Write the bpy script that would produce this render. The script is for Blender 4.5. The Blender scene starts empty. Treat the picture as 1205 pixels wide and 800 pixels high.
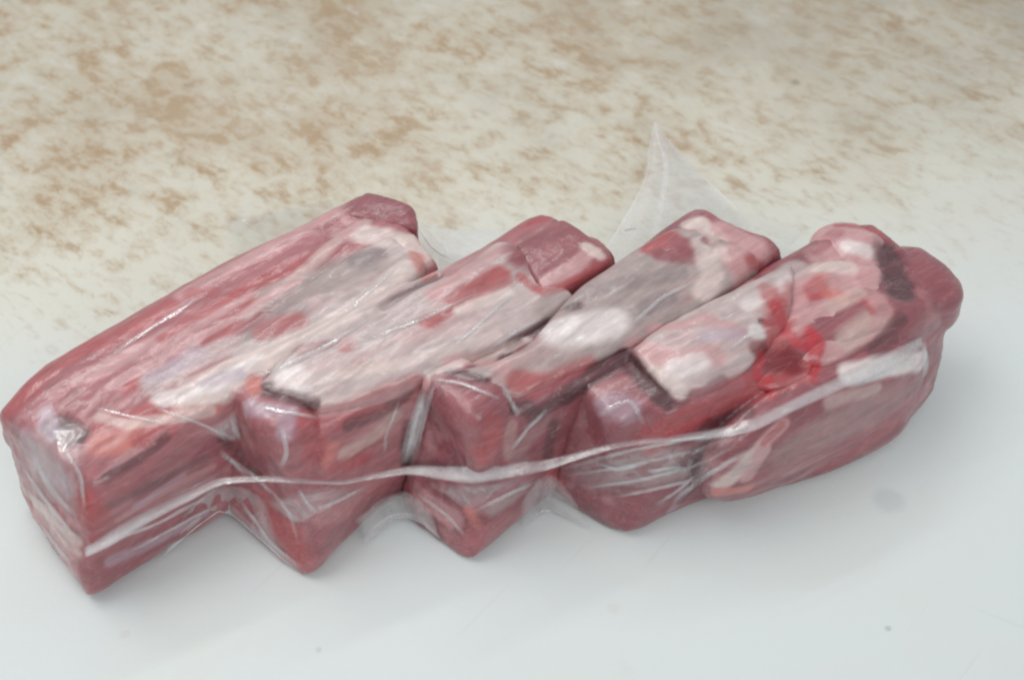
import bpy, bmesh, math, random
import numpy as np
from mathutils import Vector, Matrix
from mathutils.bvhtree import BVHTree

random.seed(7)
scene = bpy.context.scene
COL = scene.collection

# ------------------------------------------------------------------ camera
EL, DIST = math.radians(45), 0.55
cam_d = bpy.data.cameras.new('camera')
cam = bpy.data.objects.new('camera', cam_d)
COL.objects.link(cam)
cam.location = (0, -DIST*math.cos(EL), DIST*math.sin(EL))
cam.rotation_euler = (math.pi/2 - EL, 0, 0)
cam_d.sensor_width = 36
cam_d.lens = 18/(0.165/DIST)
cam_d.clip_start, cam_d.clip_end = 0.02, 60
cam_d.dof.use_dof = True
cam_d.dof.focus_distance = 0.505
cam_d.dof.aperture_fstop = 14.0
scene.camera = cam

# ------------------------------------------------------------------ light: soft daylight-cool room, one broad ceiling panel and a window behind the photographer
world = bpy.data.worlds.new('World'); scene.world = world
world.use_nodes = True
wb = world.node_tree.nodes['Background']
wb.inputs[0].default_value = (0.94, 0.97, 1.0, 1); wb.inputs[1].default_value = 0.58
def area(name, loc, target, sx, sy, power, col):
    l = bpy.data.lights.new(name, 'AREA'); l.shape = 'RECTANGLE'; l.size, l.size_y = sx, sy
    l.energy = power; l.color = col
    o = bpy.data.objects.new(name, l); COL.objects.link(o)
    o.location = loc
    o.rotation_euler = (Vector(target)-Vector(loc)).to_track_quat('-Z', 'Y').to_euler()
    return o
area('ceiling_light', (-0.6, 0.1, 1.25), (-0.05, 0, 0), 1.1, 0.7, 7.6, (1.0, 0.98, 0.94))
area('window_light', (0.75, -1.2, 1.25), (0.05, -0.1, 0), 0.9, 0.7, 7.8, (0.95, 0.98, 1.0))
area('tube_light', (-0.35, 0.7, 1.05), (0, 0, 0), 1.1, 0.05, 3.5, (0.95, 1.0, 0.98))
vs = scene.view_settings
scene.display_settings.display_device = 'sRGB'
vs.view_transform = 'Standard'; vs.look = 'None'; vs.gamma = 1; vs.exposure = -0.13
vs.use_curve_mapping = False
scene.render.engine = 'CYCLES'
scene.cycles.filter_width = 2.2
scene.cycles.transparent_max_bounces = 24
scene.cycles.max_bounces = 8
try:
    scene.cycles.use_denoising = True
    scene.cycles.denoiser = 'OPENIMAGEDENOISE'
except Exception:
    pass

PALETTE = {'blood': (0.464, 0.0162, 0.0289),
 'bone': (0.3925, 0.3078, 0.2932),
 'bonedark': (0.2519, 0.1874, 0.1949),
 'brown': (0.3539, 0.1802, 0.1838),
 'clot': (0.2025, 0.0065, 0.0129),
 'cream': (0.5992, 0.4274, 0.3812),
 'dark': (0.0952, 0.0289, 0.0355),  # dark meat; also the shade painted into slits and gaps
 'fat': (0.7059, 0.5705, 0.5359),
 'lav': (0.4895, 0.3702, 0.4394),
 'maroon': (0.2837, 0.0766, 0.0928),
 'mauve': (0.3868, 0.1249, 0.1399),
 'orange': (0.5705, 0.1802, 0.1527),
 'pink': (0.5847, 0.3177, 0.3227),
 'red': (0.4156, 0.0723, 0.0788),
 'silver': (0.5291, 0.4215, 0.4097),
 'white': (0.823, 0.7383, 0.722)}
RIBS = [{'body': [[[-0.14134, -0.0683, 0.041], [-0.11215, -0.09582, 0.043], [-0.11691, -0.10431, 0.002], [-0.14134, -0.0683, 0.002]],
           [[-0.1297, -0.05276, 0.046], [-0.09471, -0.08284, 0.046], [-0.09471, -0.08284, 0.002], [-0.1297, -0.05276, 0.002]],
           [[-0.09742, -0.02483, 0.048], [-0.06995, -0.06296, 0.047], [-0.06995, -0.06296, 0.002], [-0.09742, -0.02483, 0.002]],
           [[-0.06983, -0.00197, 0.048], [-0.04456, -0.0384, 0.046], [-0.04456, -0.0384, 0.002], [-0.06983, -0.00197, 0.002]],
           [[-0.04564, 0.0201, 0.0465], [-0.02089, -0.01348, 0.045], [-0.02089, -0.01348, 0.002], [-0.04564, 0.0201, 0.002]]],
  'label': 'leftmost and longest raw cut, broad grey bone on top, dark pocket at near end',
  'parts': [{'amp': 0.0015,
             'name': 'muscle',
             'solids': [('loft',
                         [[[-0.14134, -0.0683, 0.041], [-0.11215, -0.09582, 0.043], [-0.11691, -0.10431, 0.002], [-0.14134, -0.0683, 0.002]],
                          [[-0.1297, -0.05276, 0.046], [-0.09471, -0.08284, 0.046], [-0.09471, -0.08284, 0.002], [-0.1297, -0.05276, 0.002]],
                          [[-0.09742, -0.02483, 0.048], [-0.06995, -0.06296, 0.047], [-0.06995, -0.06296, 0.002], [-0.09742, -0.02483, 0.002]],
                          [[-0.06983, -0.00197, 0.048], [-0.04456, -0.0384, 0.046], [-0.04456, -0.0384, 0.002], [-0.06983, -0.00197, 0.002]],
                          [[-0.04564, 0.0201, 0.0465], [-0.02089, -0.01348, 0.045], [-0.02089, -0.01348, 0.002], [-0.04564, 0.0201, 0.002]]],
                         {'ext': 0.003, 'grow': 1.08})],
             'tint': 'mauve'},
            {'amp': 0.0017,
             'name': 'bone',
             'smooth': 7,
             'solids': [('loft',
                         [[[-0.10779, -0.06947, 0.0464], [-0.08653, -0.07516, 0.0464], [-0.08653, -0.07516, 0.0384], [-0.10779, -0.06947, 0.0384]],
                          [[-0.08168, -0.05109, 0.0494], [-0.06307, -0.05824, 0.0499], [-0.06307, -0.05824, 0.0379], [-0.08168, -0.05109, 0.0374]],
                          [[-0.05763, -0.02285, 0.0509], [-0.03932, -0.04013, 0.0504], [-0.03932, -0.04013, 0.0384], [-0.05763, -0.02285, 0.0389]],
                          [[-0.0378, -0.00106, 0.0489], [-0.02457, -0.01327, 0.0489], [-0.02457, -0.01327, 0.0389], [-0.0378, -0.00106, 0.0389]]],
                         {'power': 3.2})],
             'tint': 'silver'},
            {'amp': 0.0006,
             'name': 'meat_end',
             'plain': True,
             'smooth': 2,
             'solids': [('loft',
                         [[[-0.05132, 0.00532, 0.0488], [-0.02839, -3e-05, 0.048], [-0.02839, -3e-05, 0.036], [-0.05132, 0.00532, 0.0368]],
                          [[-0.04856, 0.01065, 0.049], [-0.02858, 0.00466, 0.048], [-0.02858, 0.00466, 0.036], [-0.04856, 0.01065, 0.037]],
                          [[-0.04586, 0.01735, 0.0488], [-0.02987, 0.01102, 0.048], [-0.02987, 0.01102, 0.036], [-0.04586, 0.01735, 0.0368]]],
                         {'cap': 0.2, 'power': 6})],
             'tint': 'maroon'}]},
 {'body': [[[-0.07499, -0.06723, 0.044], [-0.04963, -0.07672, 0.044], [-0.05555, -0.09728, 0.002], [-0.08649, -0.06888, 0.002]],
           [[-0.06483, -0.05711, 0.045], [-0.03785, -0.07135, 0.045], [-0.03785, -0.07135, 0.002], [-0.06483, -0.05711, 0.002]],
           [[-0.03908, -0.02816, 0.045], [-0.00777, -0.05346, 0.045], [-0.00777, -0.05346, 0.002], [-0.03908, -0.02816, 0.002]],
           [[-0.01465, -0.00896, 0.045], [0.01171, -0.0328, 0.045], [0.01171, -0.0328, 0.002], [-0.01465, -0.00896, 0.002]],
           [[0.0067, 0.01271, 0.0445], [0.03112, -0.00633, 0.044], [0.03112, -0.00633, 0.002], [0.0067, 0.01271, 0.002]]],
  'label': 'second raw cut from the left, square maroon meat knob at its far end',
  'parts': [{'amp': 0.0013,
             'name': 'muscle',
             'solids': [('loft',
                         [[[-0.07499, -0.06723, 0.044], [-0.04963, -0.07672, 0.044], [-0.05555, -0.09728, 0.002], [-0.08649, -0.06888, 0.002]],
                          [[-0.06483, -0.05711, 0.045], [-0.03785, -0.07135, 0.045], [-0.03785, -0.07135, 0.002], [-0.06483, -0.05711, 0.002]],
                          [[-0.03908, -0.02816, 0.045], [-0.00777, -0.05346, 0.045], [-0.00777, -0.05346, 0.002], [-0.03908, -0.02816, 0.002]],
                          [[-0.01465, -0.00896, 0.045], [0.01171, -0.0328, 0.045], [0.01171, -0.0328, 0.002], [-0.01465, -0.00896, 0.002]],
                          [[0.0067, 0.01271, 0.0445], [0.03112, -0.00633, 0.044], [0.03112, -0.00633, 0.002], [0.0067, 0.01271, 0.002]]],
                         {'ext': 0.003, 'grow': 1.08}),
                        ('blob', ([-0.06602, -0.07155, 0.033], 0.0075, 0.015, 0.016, 0), {'power': 5})],
             'tint': 'mauve'},
            {'amp': 0.0017,
             'name': 'bone',
             'smooth': 7,
             'solids': [('loft',
                         [[[-0.07215, -0.06749, 0.0504], [-0.05305, -0.07479, 0.0494], [-0.05305, -0.07479, 0.0419], [-0.07215, -0.06749, 0.0429]],
                          [[-0.05769, -0.05022, 0.0519], [-0.03086, -0.06637, 0.0499], [-0.03086, -0.06637, 0.0399], [-0.05769, -0.05022, 0.0419]],
                          [[-0.03725, -0.03167, 0.0524], [-0.01007, -0.05425, 0.0509], [-0.01007, -0.05425, 0.0399], [-0.03725, -0.03167, 0.0414]],
                          [[-0.00318, -0.00411, 0.0509], [0.02148, -0.03154, 0.0489], [0.02148, -0.03154, 0.0389], [-0.00318, -0.00411, 0.0409]]],
                         {'power': 3.4})],
             'tint': 'silver'},
            {'amp': 0.0006,
             'name': 'meat_end',
             'plain': True,
             'smooth': 2,
             'solids': [('loft',
                         [[[0.00038, -0.00957, 0.051], [0.00917, -0.03251, 0.0505], [0.00917, -0.03251, 0.0385], [0.00038, -0.00957, 0.039]],
                          [[0.00751, -0.00368, 0.0512], [0.01967, -0.02461, 0.0505], [0.01967, -0.02461, 0.0385], [0.00751, -0.00368, 0.0392]],
                          [[0.0153, 0.00339, 0.0508], [0.03102, -0.01448, 0.05], [0.03102, -0.01448, 0.038], [0.0153, 0.00339, 0.0388]]],
                         {'cap': 0.14, 'power': 7})],
             'tint': 'maroon'}]},
 {'body': [[[-0.02325, -0.06136, 0.046], [0.00221, -0.07135, 0.045], [-0.01024, -0.0913, 0.002], [-0.03236, -0.07144, 0.002]],
           [[-0.01019, -0.05178, 0.045], [0.0147, -0.06495, 0.045], [0.0147, -0.06495, 0.002], [-0.01019, -0.05178, 0.002]],
           [[0.01304, -0.02744, 0.045], [0.04036, -0.04841, 0.045], [0.04036, -0.04841, 0.002], [0.01304, -0.02744, 0.002]],
           [[0.03377, -0.00896, 0.045], [0.06147, -0.02744, 0.045], [0.06147, -0.02744, 0.002], [0.03377, -0.00896, 0.002]],
           [[0.05555, 0.01117, 0.0465], [0.08138, -0.00535, 0.0445], [0.08138, -0.00535, 0.002], [0.05555, 0.01117, 0.002]]],
  'label': 'third raw cut from the left, smooth white patch on its grey bone',
  'parts': [{'amp': 0.0012,
             'name': 'muscle',
             'solids': [('loft',
                         [[[-0.02325, -0.06136, 0.046], [0.00221, -0.07135, 0.045], [-0.01024, -0.0913, 0.002], [-0.03236, -0.07144, 0.002]],
                          [[-0.01019, -0.05178, 0.045], [0.0147, -0.06495, 0.045], [0.0147, -0.06495, 0.002], [-0.01019, -0.05178, 0.002]],
                          [[0.01304, -0.02744, 0.045], [0.04036, -0.04841, 0.045], [0.04036, -0.04841, 0.002], [0.01304, -0.02744, 0.002]],
                          [[0.03377, -0.00896, 0.045], [0.06147, -0.02744, 0.045], [0.06147, -0.02744, 0.002], [0.03377, -0.00896, 0.002]],
                          [[0.05555, 0.01117, 0.0465], [0.08138, -0.00535, 0.0445], [0.08138, -0.00535, 0.002], [0.05555, 0.01117, 0.002]]],
                         {'ext': 0.003, 'grow': 1.08}),
                        ('blob', ([-0.01253, -0.06676, 0.033], 0.0085, 0.014, 0.017, 0), {'power': 5})],
             'tint': 'maroon'},
            {'amp': 0.0017,
             'name': 'bone',
             'smooth': 7,
             'solids': [('loft',
                         [[[-0.02113, -0.06329, 0.0514], [-0.00058, -0.07069, 0.0494], [-0.00058, -0.07069, 0.0419], [-0.02113, -0.06329, 0.0439]],
                          [[0.00178, -0.05357, 0.0519], [0.02788, -0.05443, 0.0494], [0.02788, -0.05443, 0.0394], [0.00178, -0.05357, 0.0419]],
                          [[0.02151, -0.02683, 0.0529], [0.05041, -0.03787, 0.0499], [0.05041, -0.03787, 0.0389], [0.02151, -0.02683, 0.0419]],
                          [[0.05058, 0.00053, 0.0509], [0.07622, -0.01327, 0.0489], [0.07622, -0.01327, 0.0389], [0.05058, 0.00053, 0.0409]]],
                         {'power': 3.2})],
             'tint': 'bone'}]},
 {'body': [[[0.01742, -0.06177, 0.043], [0.04247, -0.07393, 0.043], [0.03236, -0.08213, 0.002], [0.00788, -0.06565, 0.002]],
           [[0.03445, -0.04813, 0.043], [0.05831, -0.06466, 0.044], [0.05613, -0.06888, 0.002], [0.03445, -0.04813, 0.002]],
           [[0.0618, -0.02458, 0.044], [0.08116, -0.0508, 0.044], [0.08427, -0.06239, 0.002], [0.0618, -0.02458, 0.002]],
           [[0.08369, -0.00706, 0.045], [0.10844, -0.03776, 0.044], [0.11319, -0.04768, 0.002], [0.08369, -0.00706, 0.002]],
           [[0.09896, 0.00303, 0.046], [0.12186, -0.02686, 0.041], [0.12321, -0.03519, 0.002], [0.09896, 0.00303, 0.002]],
           [[0.11003, 0.00557, 0.0455], [0.132, -0.01693, 0.035], [0.13013, -0.02488, 0.004], [0.11003, 0.00557, 0.002]]],
  'label': 'rightmost raw cut, bright red blood and pale gristle on top',
  'parts': [{'amp': 0.0012,
             'name': 'muscle',
             'solids': [('loft',
                         [[[0.01742, -0.06177, 0.043], [0.04247, -0.07393, 0.043], [0.03236, -0.08213, 0.002], [0.00788, -0.06565, 0.002]],
                          [[0.03445, -0.04813, 0.043], [0.05831, -0.06466, 0.044], [0.05613, -0.06888, 0.002], [0.03445, -0.04813, 0.002]],
                          [[0.0618, -0.02458, 0.044], [0.08116, -0.0508, 0.044], [0.08427, -0.06239, 0.002], [0.0618, -0.02458, 0.002]],
                          [[0.08369, -0.00706, 0.045], [0.10844, -0.03776, 0.044], [0.11319, -0.04768, 0.002], [0.08369, -0.00706, 0.002]],
                          [[0.09896, 0.00303, 0.046], [0.12186, -0.02686, 0.041], [0.12321, -0.03519, 0.002], [0.09896, 0.00303, 0.002]],
                          [[0.11003, 0.00557, 0.0455], [0.132, -0.01693, 0.035], [0.13013, -0.02488, 0.004], [0.11003, 0.00557, 0.002]]],
                         {'ext': 0.001, 'grow': 1.08}),
                        ('blob', ([0.02666, -0.0583, 0.028], 0.009, 0.017, 0.0165, 0), {'power': 6}), ('blob', ([0.08832, -0.05414, 0.022], 0.042, 0.008, 0.019, 0), {'power': 2.6}),
                        ('blob', ([0.12278, -0.00979, 0.03], 0.012, 0.015, 0.012, 0), {'power': 2.6})],
             'tint': 'maroon'},
            {'amp': 0.0017,
             'name': 'bone',
             'smooth': 7,
             'solids': [('loft',
                         [[[0.03365, -0.05235, 0.05], [0.04192, -0.06748, 0.047], [0.04192, -0.06748, 0.039], [0.03365, -0.05235, 0.042]],
                          [[0.04271, -0.04247, 0.052], [0.05433, -0.06532, 0.0488], [0.05433, -0.06532, 0.0388], [0.04271, -0.04247, 0.042]],
                          [[0.05921, -0.03178, 0.0525], [0.0682, -0.05453, 0.0495], [0.0682, -0.05453, 0.0385], [0.05921, -0.03178, 0.0415]],
                          [[0.08402, -0.01502, 0.0515], [0.08026, -0.03748, 0.0485], [0.08026, -0.03748, 0.0385], [0.08402, -0.01502, 0.0415]]],
                         {'power': 3.0})],
             'tint': 'silver'},
            {'amp': 0.001, 'name': 'fat_knob', 'smooth': 8, 'solids': [('blob', ([0.10215, -0.00543, 0.0425], 0.011, 0.013, 0.005, 0), {'power': 2.4})], 'tint': 'pink'},
            {'amp': 0.0018, 'name': 'gristle', 'smooth': 8, 'solids': [('blob', ([0.09335, -0.03096, 0.0408], 0.0265, 0.0165, 0.006, 0.2), {'power': 2.6})], 'tint': 'pink'},
            {'amp': 0.0022,
             'name': 'blood_clot',
             'plain': True,
             'solids': [('blob', ([0.08452, -0.0415, 0.0415], 0.011, 0.0085, 0.0036, 0.25), {'power': 2.2}), ('blob', ([0.07523, -0.05038, 0.0415], 0.012, 0.0085, 0.003, 0.25), {'power': 2.2})],
             'tint': 'red',
             'voxel': 0.0006}]}]
SPOTS = [(0.1107, -0.0672, 0.00548, 0.28, (0.42, 0.44, 0.45)), (0.1037, -0.1123, 0.0011, 0.35, (0.25, 0.24, 0.22)), (-0.0527, -0.1193, 0.0011, 0.25, (0.35, 0.32, 0.28)),
 (-0.1064, -0.1143, 0.00192, 0.2, (0.6, 0.45, 0.38)), (0.0283, -0.1057, 0.00219, 0.18, (0.62, 0.5, 0.38)), (-0.0148, -0.0717, 0.00137, 0.3, (0.5, 0.45, 0.4)),
 (0.1076, 0.1382, 0.00219, 0.5, (0.2, 0.19, 0.15))]
# colour zones of the meat, plus painted gap shade and highlights: (tint, radius, strength, relief, points on the surface in metres)
STROKES = [('red', 0.00356, 0.75, 0, [(-0.137, -0.0657, 0.0441), (-0.1327, -0.0619, 0.0458), (-0.1288, -0.0571, 0.0464), (-0.1234, -0.0533, 0.0471), (-0.1181, -0.0491, 0.0474)]),
 ('red', 0.00384, 0.7, 0, [(-0.1154, -0.05, 0.0483), (-0.1106, -0.0461, 0.0487), (-0.1058, -0.042, 0.0489), (-0.0994, -0.036, 0.0491)]),
 ('pink', 0.00247, 0.9, 0,
  [(-0.116, -0.0612, 0.0479), (-0.1104, -0.0566, 0.0482), (-0.1047, -0.0519, 0.0485), (-0.099, -0.0473, 0.049), (-0.0928, -0.0439, 0.0494), (-0.0866, -0.0401, 0.0495), (-0.0804, -0.036, 0.0494),
   (-0.0742, -0.0318, 0.0492)]),
 ('red', 0.00247, 0.85, 0,
  [(-0.1057, -0.0664, 0.0482), (-0.1009, -0.062, 0.0482), (-0.096, -0.0578, 0.0483), (-0.0909, -0.054, 0.049), (-0.0845, -0.0477, 0.0494), (-0.0803, -0.0423, 0.0496), (-0.0761, -0.0364, 0.0494),
   (-0.0719, -0.0304, 0.0491), (-0.0675, -0.0246, 0.0491), (-0.0607, -0.0175, 0.0494), (-0.0538, -0.0097, 0.0491)]),
 ('pink', 0.00274, 0.9, 0,
  [(-0.0953, -0.0301, 0.0493), (-0.0889, -0.0251, 0.0496), (-0.0826, -0.0196, 0.0495), (-0.076, -0.0141, 0.0497), (-0.0703, -0.0089, 0.0498), (-0.0645, -0.003, 0.0492), (-0.0586, 0.0028, 0.0488),
   (-0.0526, 0.0085, 0.0484)]),
 ('pink', 0.00192, 0.7, 0,
  [(-0.1202, -0.064, 0.0474), (-0.1152, -0.0613, 0.0479), (-0.1101, -0.0583, 0.0482), (-0.105, -0.0552, 0.0485), (-0.0992, -0.0511, 0.0489), (-0.0934, -0.047, 0.0493), (-0.0875, -0.0427, 0.0496)]),
 ('red', 0.00274, 0.7, 0, [(-0.0928, -0.0304, 0.0495), (-0.0866, -0.0304, 0.0495)]),
 ('fat', 0.00219, 0.6, 0.0003,
  [(-0.0758, -0.0391, 0.0494), (-0.0716, -0.0335, 0.0491), (-0.0672, -0.0282, 0.0491), (-0.0627, -0.0228, 0.0492), (-0.0572, -0.0145, 0.0492), (-0.0516, -0.0057, 0.0489), (-0.0444, 0.0021, 0.0482)]),
 ('pink', 0.00301, 0.9, 0, [(-0.0498, 0.005, 0.0481), (-0.044, -0.0054, 0.0486), (-0.0518, -0.0032, 0.0484)]),
 ('silver', 0.00384, 0.8, 0, [(-0.0989, -0.0647, 0.0481), (-0.0932, -0.0607, 0.0484), (-0.0874, -0.0566, 0.0488), (-0.0816, -0.0521, 0.0487), (-0.0735, -0.0496, 0.0496), (-0.0653, -0.0467, 0.0501)]),
 ('lav', 0.00329, 0.7, 0, [(-0.0991, -0.0631, 0.0482), (-0.0938, -0.0587, 0.0486), (-0.0885, -0.054, 0.049)]),
 ('bone', 0.00658, 0.9, 0, [(-0.0669, -0.0318, 0.0491), (-0.061, -0.0283, 0.0492), (-0.0549, -0.0265, 0.0509), (-0.0491, -0.0217, 0.0502), (-0.0432, -0.0168, 0.0494)]),
 ('bonedark', 0.00329, 0.8, 0, [(-0.0457, -0.0172, 0.0498), (-0.0397, -0.0131, 0.0488)]),
 ('bonedark', 0.00384, 0.6, 0, [(-0.0726, -0.0463, 0.0497), (-0.0668, -0.043, 0.0507), (-0.0611, -0.0391, 0.0511)]),
 ('red', 0.00356, 0.75, 0, [(-0.0701, -0.0467, 0.0501), (-0.0609, -0.0429, 0.0504)]),
 ('fat', 0.00384, 1, 0.0008,
  [(-0.0876, -0.0718, 0.0472), (-0.0806, -0.0667, 0.0477), (-0.0735, -0.0615, 0.0482), (-0.0685, -0.0581, 0.0485), (-0.0635, -0.0548, 0.049), (-0.0581, -0.053, 0.0509), (-0.053, -0.0496, 0.0513),
   (-0.0474, -0.0447, 0.0514), (-0.0417, -0.0392, 0.0512), (-0.0363, -0.029, 0.0499), (-0.0306, -0.0187, 0.0487)]),
 ('white', 0.00274, 0.9, 0, [(-0.0957, -0.071, 0.0481), (-0.088, -0.0679, 0.0481), (-0.0802, -0.0648, 0.0482), (-0.0715, -0.0574, 0.0491)]),
 ('lav', 0.00219, 0.6, 0, [(-0.0848, -0.0649, 0.0483), (-0.0791, -0.0634, 0.0485), (-0.0735, -0.0615, 0.0482)]),
 ('fat', 0.00411, 0.9, 0, [(-0.0441, -0.0035, 0.0487), (-0.0376, -0.0049, 0.0482), (-0.0312, -0.006, 0.0474), (-0.0273, -0.0106, 0.0465)]),
 ('orange', 0.00274, 0.8, 0, [(-0.0284, -0.0121, 0.0478), (-0.0241, -0.0244, 0.0506)]),
 ('dark', 0.00164, 0.9, -0.001, [(-0.0365, -0.0381, 0.0518), (-0.0276, -0.029, 0.0516), (-0.0216, -0.0247, 0.0509)]),
 ('maroon', 0.00493, 1, 0, [(-0.0461, 0.008, 0.0489), (-0.0396, 0.009, 0.0487), (-0.0323, 0.0077, 0.0481)]), ('dark', 0.00356, 0.9, -0.0008, [(-0.1237, -0.0778, 0.0452), (-0.1178, -0.0818, 0.0455)]),
 ('lav', 0.00247, 0.8, 0, [(-0.1271, -0.0732, 0.0453), (-0.1247, -0.0804, 0.0446)]), ('lav', 0.00384, 0.5, 0, [(-0.1328, -0.0791, 0.0397), (-0.1271, -0.0857, 0.0385), (-0.1202, -0.0926, 0.0378)]),
 ('red', 0.00329, 0.9, 0, [(-0.111, -0.0776, 0.0467), (-0.104, -0.0781, 0.0472), (-0.0985, -0.0755, 0.0478)]),
 ('orange', 0.00384, 0.8, 0, [(-0.1099, -0.0848, 0.0461), (-0.1052, -0.0859, 0.0457), (-0.1012, -0.0819, 0.0463)]), ('red', 0.00274, 0.9, 0, [(-0.0999, -0.084, 0.0453), (-0.0925, -0.0796, 0.0454)]),
 ('dark', 0.00164, 0.6, 0, [(-0.1081, -0.0933, 0.0415), (-0.0999, -0.0873, 0.0421), (-0.0936, -0.0814, 0.044)]),
 ('maroon', 0.00438, 0.7, 0, [(-0.0996, -0.0903, 0.0332), (-0.0954, -0.0866, 0.0342), (-0.0912, -0.0828, 0.0351), (-0.0869, -0.0792, 0.0363), (-0.0798, -0.0733, 0.0332)]),
 ('red', 0.00329, 0.9, 0, [(-0.115, -0.0975, 0.0366), (-0.1142, -0.0999, 0.0324)]), ('orange', 0.00164, 0.7, 0, [(-0.095, -0.0763, 0.047), (-0.0879, -0.0746, 0.0465), (-0.0809, -0.0719, 0.0449)]),
 ('pink', 0.00329, 0.9, 0, [(-0.1341, -0.0831, 0.0116), (-0.1266, -0.0927, 0.0161), (-0.1205, -0.0993, 0.017)]),
 ('fat', 0.00219, 0.8, 0, [(-0.135, -0.0803, 0.0158), (-0.1254, -0.0926, 0.0225), (-0.1186, -0.0986, 0.0217)]),
 ('maroon', 0.00603, 0.8, 0, [(-0.115, -0.1034, 0.0109), (-0.11, -0.0994, 0.0104), (-0.1051, -0.0945, 0.0089), (-0.1001, -0.0902, 0.0091), (-0.0952, -0.0857, 0.0092), (-0.0899, -0.0819, 0.0102)]),
 ('dark', 0.00164, 0.5, 0, [(-0.1096, -0.0985, 0.0342), (-0.1036, -0.0937, 0.0338), (-0.0976, -0.0885, 0.033), (-0.0916, -0.083, 0.0318), (-0.0854, -0.0777, 0.031)]),
 ('pink', 0.00137, 0.5, 0, [(-0.1067, -0.0955, 0.027), (-0.1006, -0.0904, 0.0271), (-0.0944, -0.0849, 0.0268), (-0.0891, -0.0808, 0.0265), (-0.0838, -0.0767, 0.0262)]),
 ('lav', 0.00137, 0.5, 0, [(-0.1024, -0.0921, 0.0283), (-0.0967, -0.0873, 0.0288), (-0.0909, -0.0824, 0.0293)]),
 ('lav', 0.00192, 0.5, 0, [(-0.1107, -0.0994, 0.0133), (-0.1047, -0.0943, 0.0114), (-0.0987, -0.089, 0.0095), (-0.0933, -0.0844, 0.0095), (-0.0878, -0.0801, 0.0099)]),
 ('red', 0.00219, 0.6, 0, [(-0.1135, -0.1004, 0.0294), (-0.1116, -0.0997, 0.0212)]),
 ('silver', 0.00438, 0.8, 0,
  [(-0.0595, -0.0575, 0.0509), (-0.0539, -0.0536, 0.0511), (-0.0483, -0.0495, 0.0512), (-0.0425, -0.0456, 0.0516), (-0.0367, -0.0416, 0.0518), (-0.0313, -0.0383, 0.052), (-0.0257, -0.0349, 0.0521),
   (-0.0202, -0.0314, 0.0522)]),
 ('white', 0.00384, 0.9, 0, [(-0.0614, -0.0634, 0.0502), (-0.0588, -0.0658, 0.05)]),
 ('fat', 0.00247, 0.8, 0.0004, [(-0.0713, -0.0611, 0.0477), (-0.0646, -0.0556, 0.0489), (-0.0579, -0.0501, 0.0501), (-0.0509, -0.0465, 0.0512), (-0.044, -0.0418, 0.0514)]),
 ('mauve', 0.00164, 0.8, 0, [(-0.0597, -0.0558, 0.0508), (-0.0492, -0.0528, 0.0511)]), ('red', 0.00219, 0.8, 0, [(-0.0462, -0.0515, 0.0515), (-0.046, -0.054, 0.0514)]),
 ('silver', 0.00301, 0.6, 0, [(-0.0359, -0.0579, 0.0512), (-0.0289, -0.0563, 0.0512), (-0.0219, -0.0547, 0.0513), (-0.0137, -0.0511, 0.0511), (-0.0054, -0.047, 0.0504)]),
 ('cream', 0.00247, 0.6, 0, [(-0.0473, -0.0637, 0.0504), (-0.0415, -0.0624, 0.0509), (-0.0358, -0.0607, 0.0508)]),
 ('fat', 0.00219, 0.9, 0, [(-0.0525, -0.0741, 0.0487), (-0.0463, -0.0724, 0.0482), (-0.0401, -0.0706, 0.0476), (-0.0321, -0.0668, 0.0473), (-0.024, -0.0642, 0.0483)]),
 ('red', 0.00356, 0.9, 0, [(-0.0234, -0.0435, 0.052), (-0.014, -0.0343, 0.0515), (-0.0086, -0.0293, 0.051), (-0.0031, -0.0245, 0.0508)]),
 ('pink', 0.00247, 0.9, 0, [(-0.0226, -0.0332, 0.0522), (-0.0166, -0.0267, 0.0519), (-0.0106, -0.0197, 0.0514), (-0.0006, -0.0114, 0.0506)]),
 ('mauve', 0.00219, 0.8, 0, [(-0.0192, -0.0236, 0.051), (-0.0138, -0.0173, 0.0502), (-0.0082, -0.0106, 0.0493), (0.0019, 0.0045, 0.045)]),
 ('fat', 0.00192, 0.8, 0, [(-0.0151, -0.0394, 0.0514), (-0.0079, -0.0349, 0.0505), (-0.0006, -0.0305, 0.0496)]),
 ('silver', 0.00274, 0.7, 0, [(-0.0102, -0.0478, 0.0511), (-0.003, -0.0422, 0.0508), (0.0043, -0.0367, 0.0505), (0.0141, -0.0302, 0.0493)]),
 ('maroon', 0.00685, 1, 0, [(0.0044, -0.0152, 0.0507), (0.012, -0.0098, 0.0509), (0.0194, -0.0152, 0.0507)]),
 ('red', 0.00164, 0.9, 0, [(0.0024, -0.0235, 0.0498), (0.0092, -0.0313, 0.0504), (0.0192, -0.0245, 0.049), (0.029, -0.015, 0.0488)]),
 ('pink', 0.00247, 0.9, 0, [(0.0105, -0.0261, 0.0505), (0.018, -0.0206, 0.0505), (0.0219, -0.015, 0.0505)]), ('fat', 0.00192, 0.9, 0, [(0.0221, -0.0113, 0.0505), (0.0257, -0.0145, 0.05)]),
 ('red', 0.00192, 0.9, 0, [(0.0032, 0.0039, 0.0456), (0.0098, 0.0073, 0.0454)]), ('dark', 0.00247, 0.9, 0, [(-0.0676, -0.068, 0.0489), (-0.0608, -0.0713, 0.049), (-0.0541, -0.0737, 0.049)]),
 ('orange', 0.00192, 0.9, 0, [(-0.0713, -0.0642, 0.0483), (-0.0704, -0.0685, 0.0487)]), ('mauve', 0.00548, 0.9, 0, [(-0.0696, -0.0786, 0.0461), (-0.0649, -0.0837, 0.0414)]),
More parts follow.
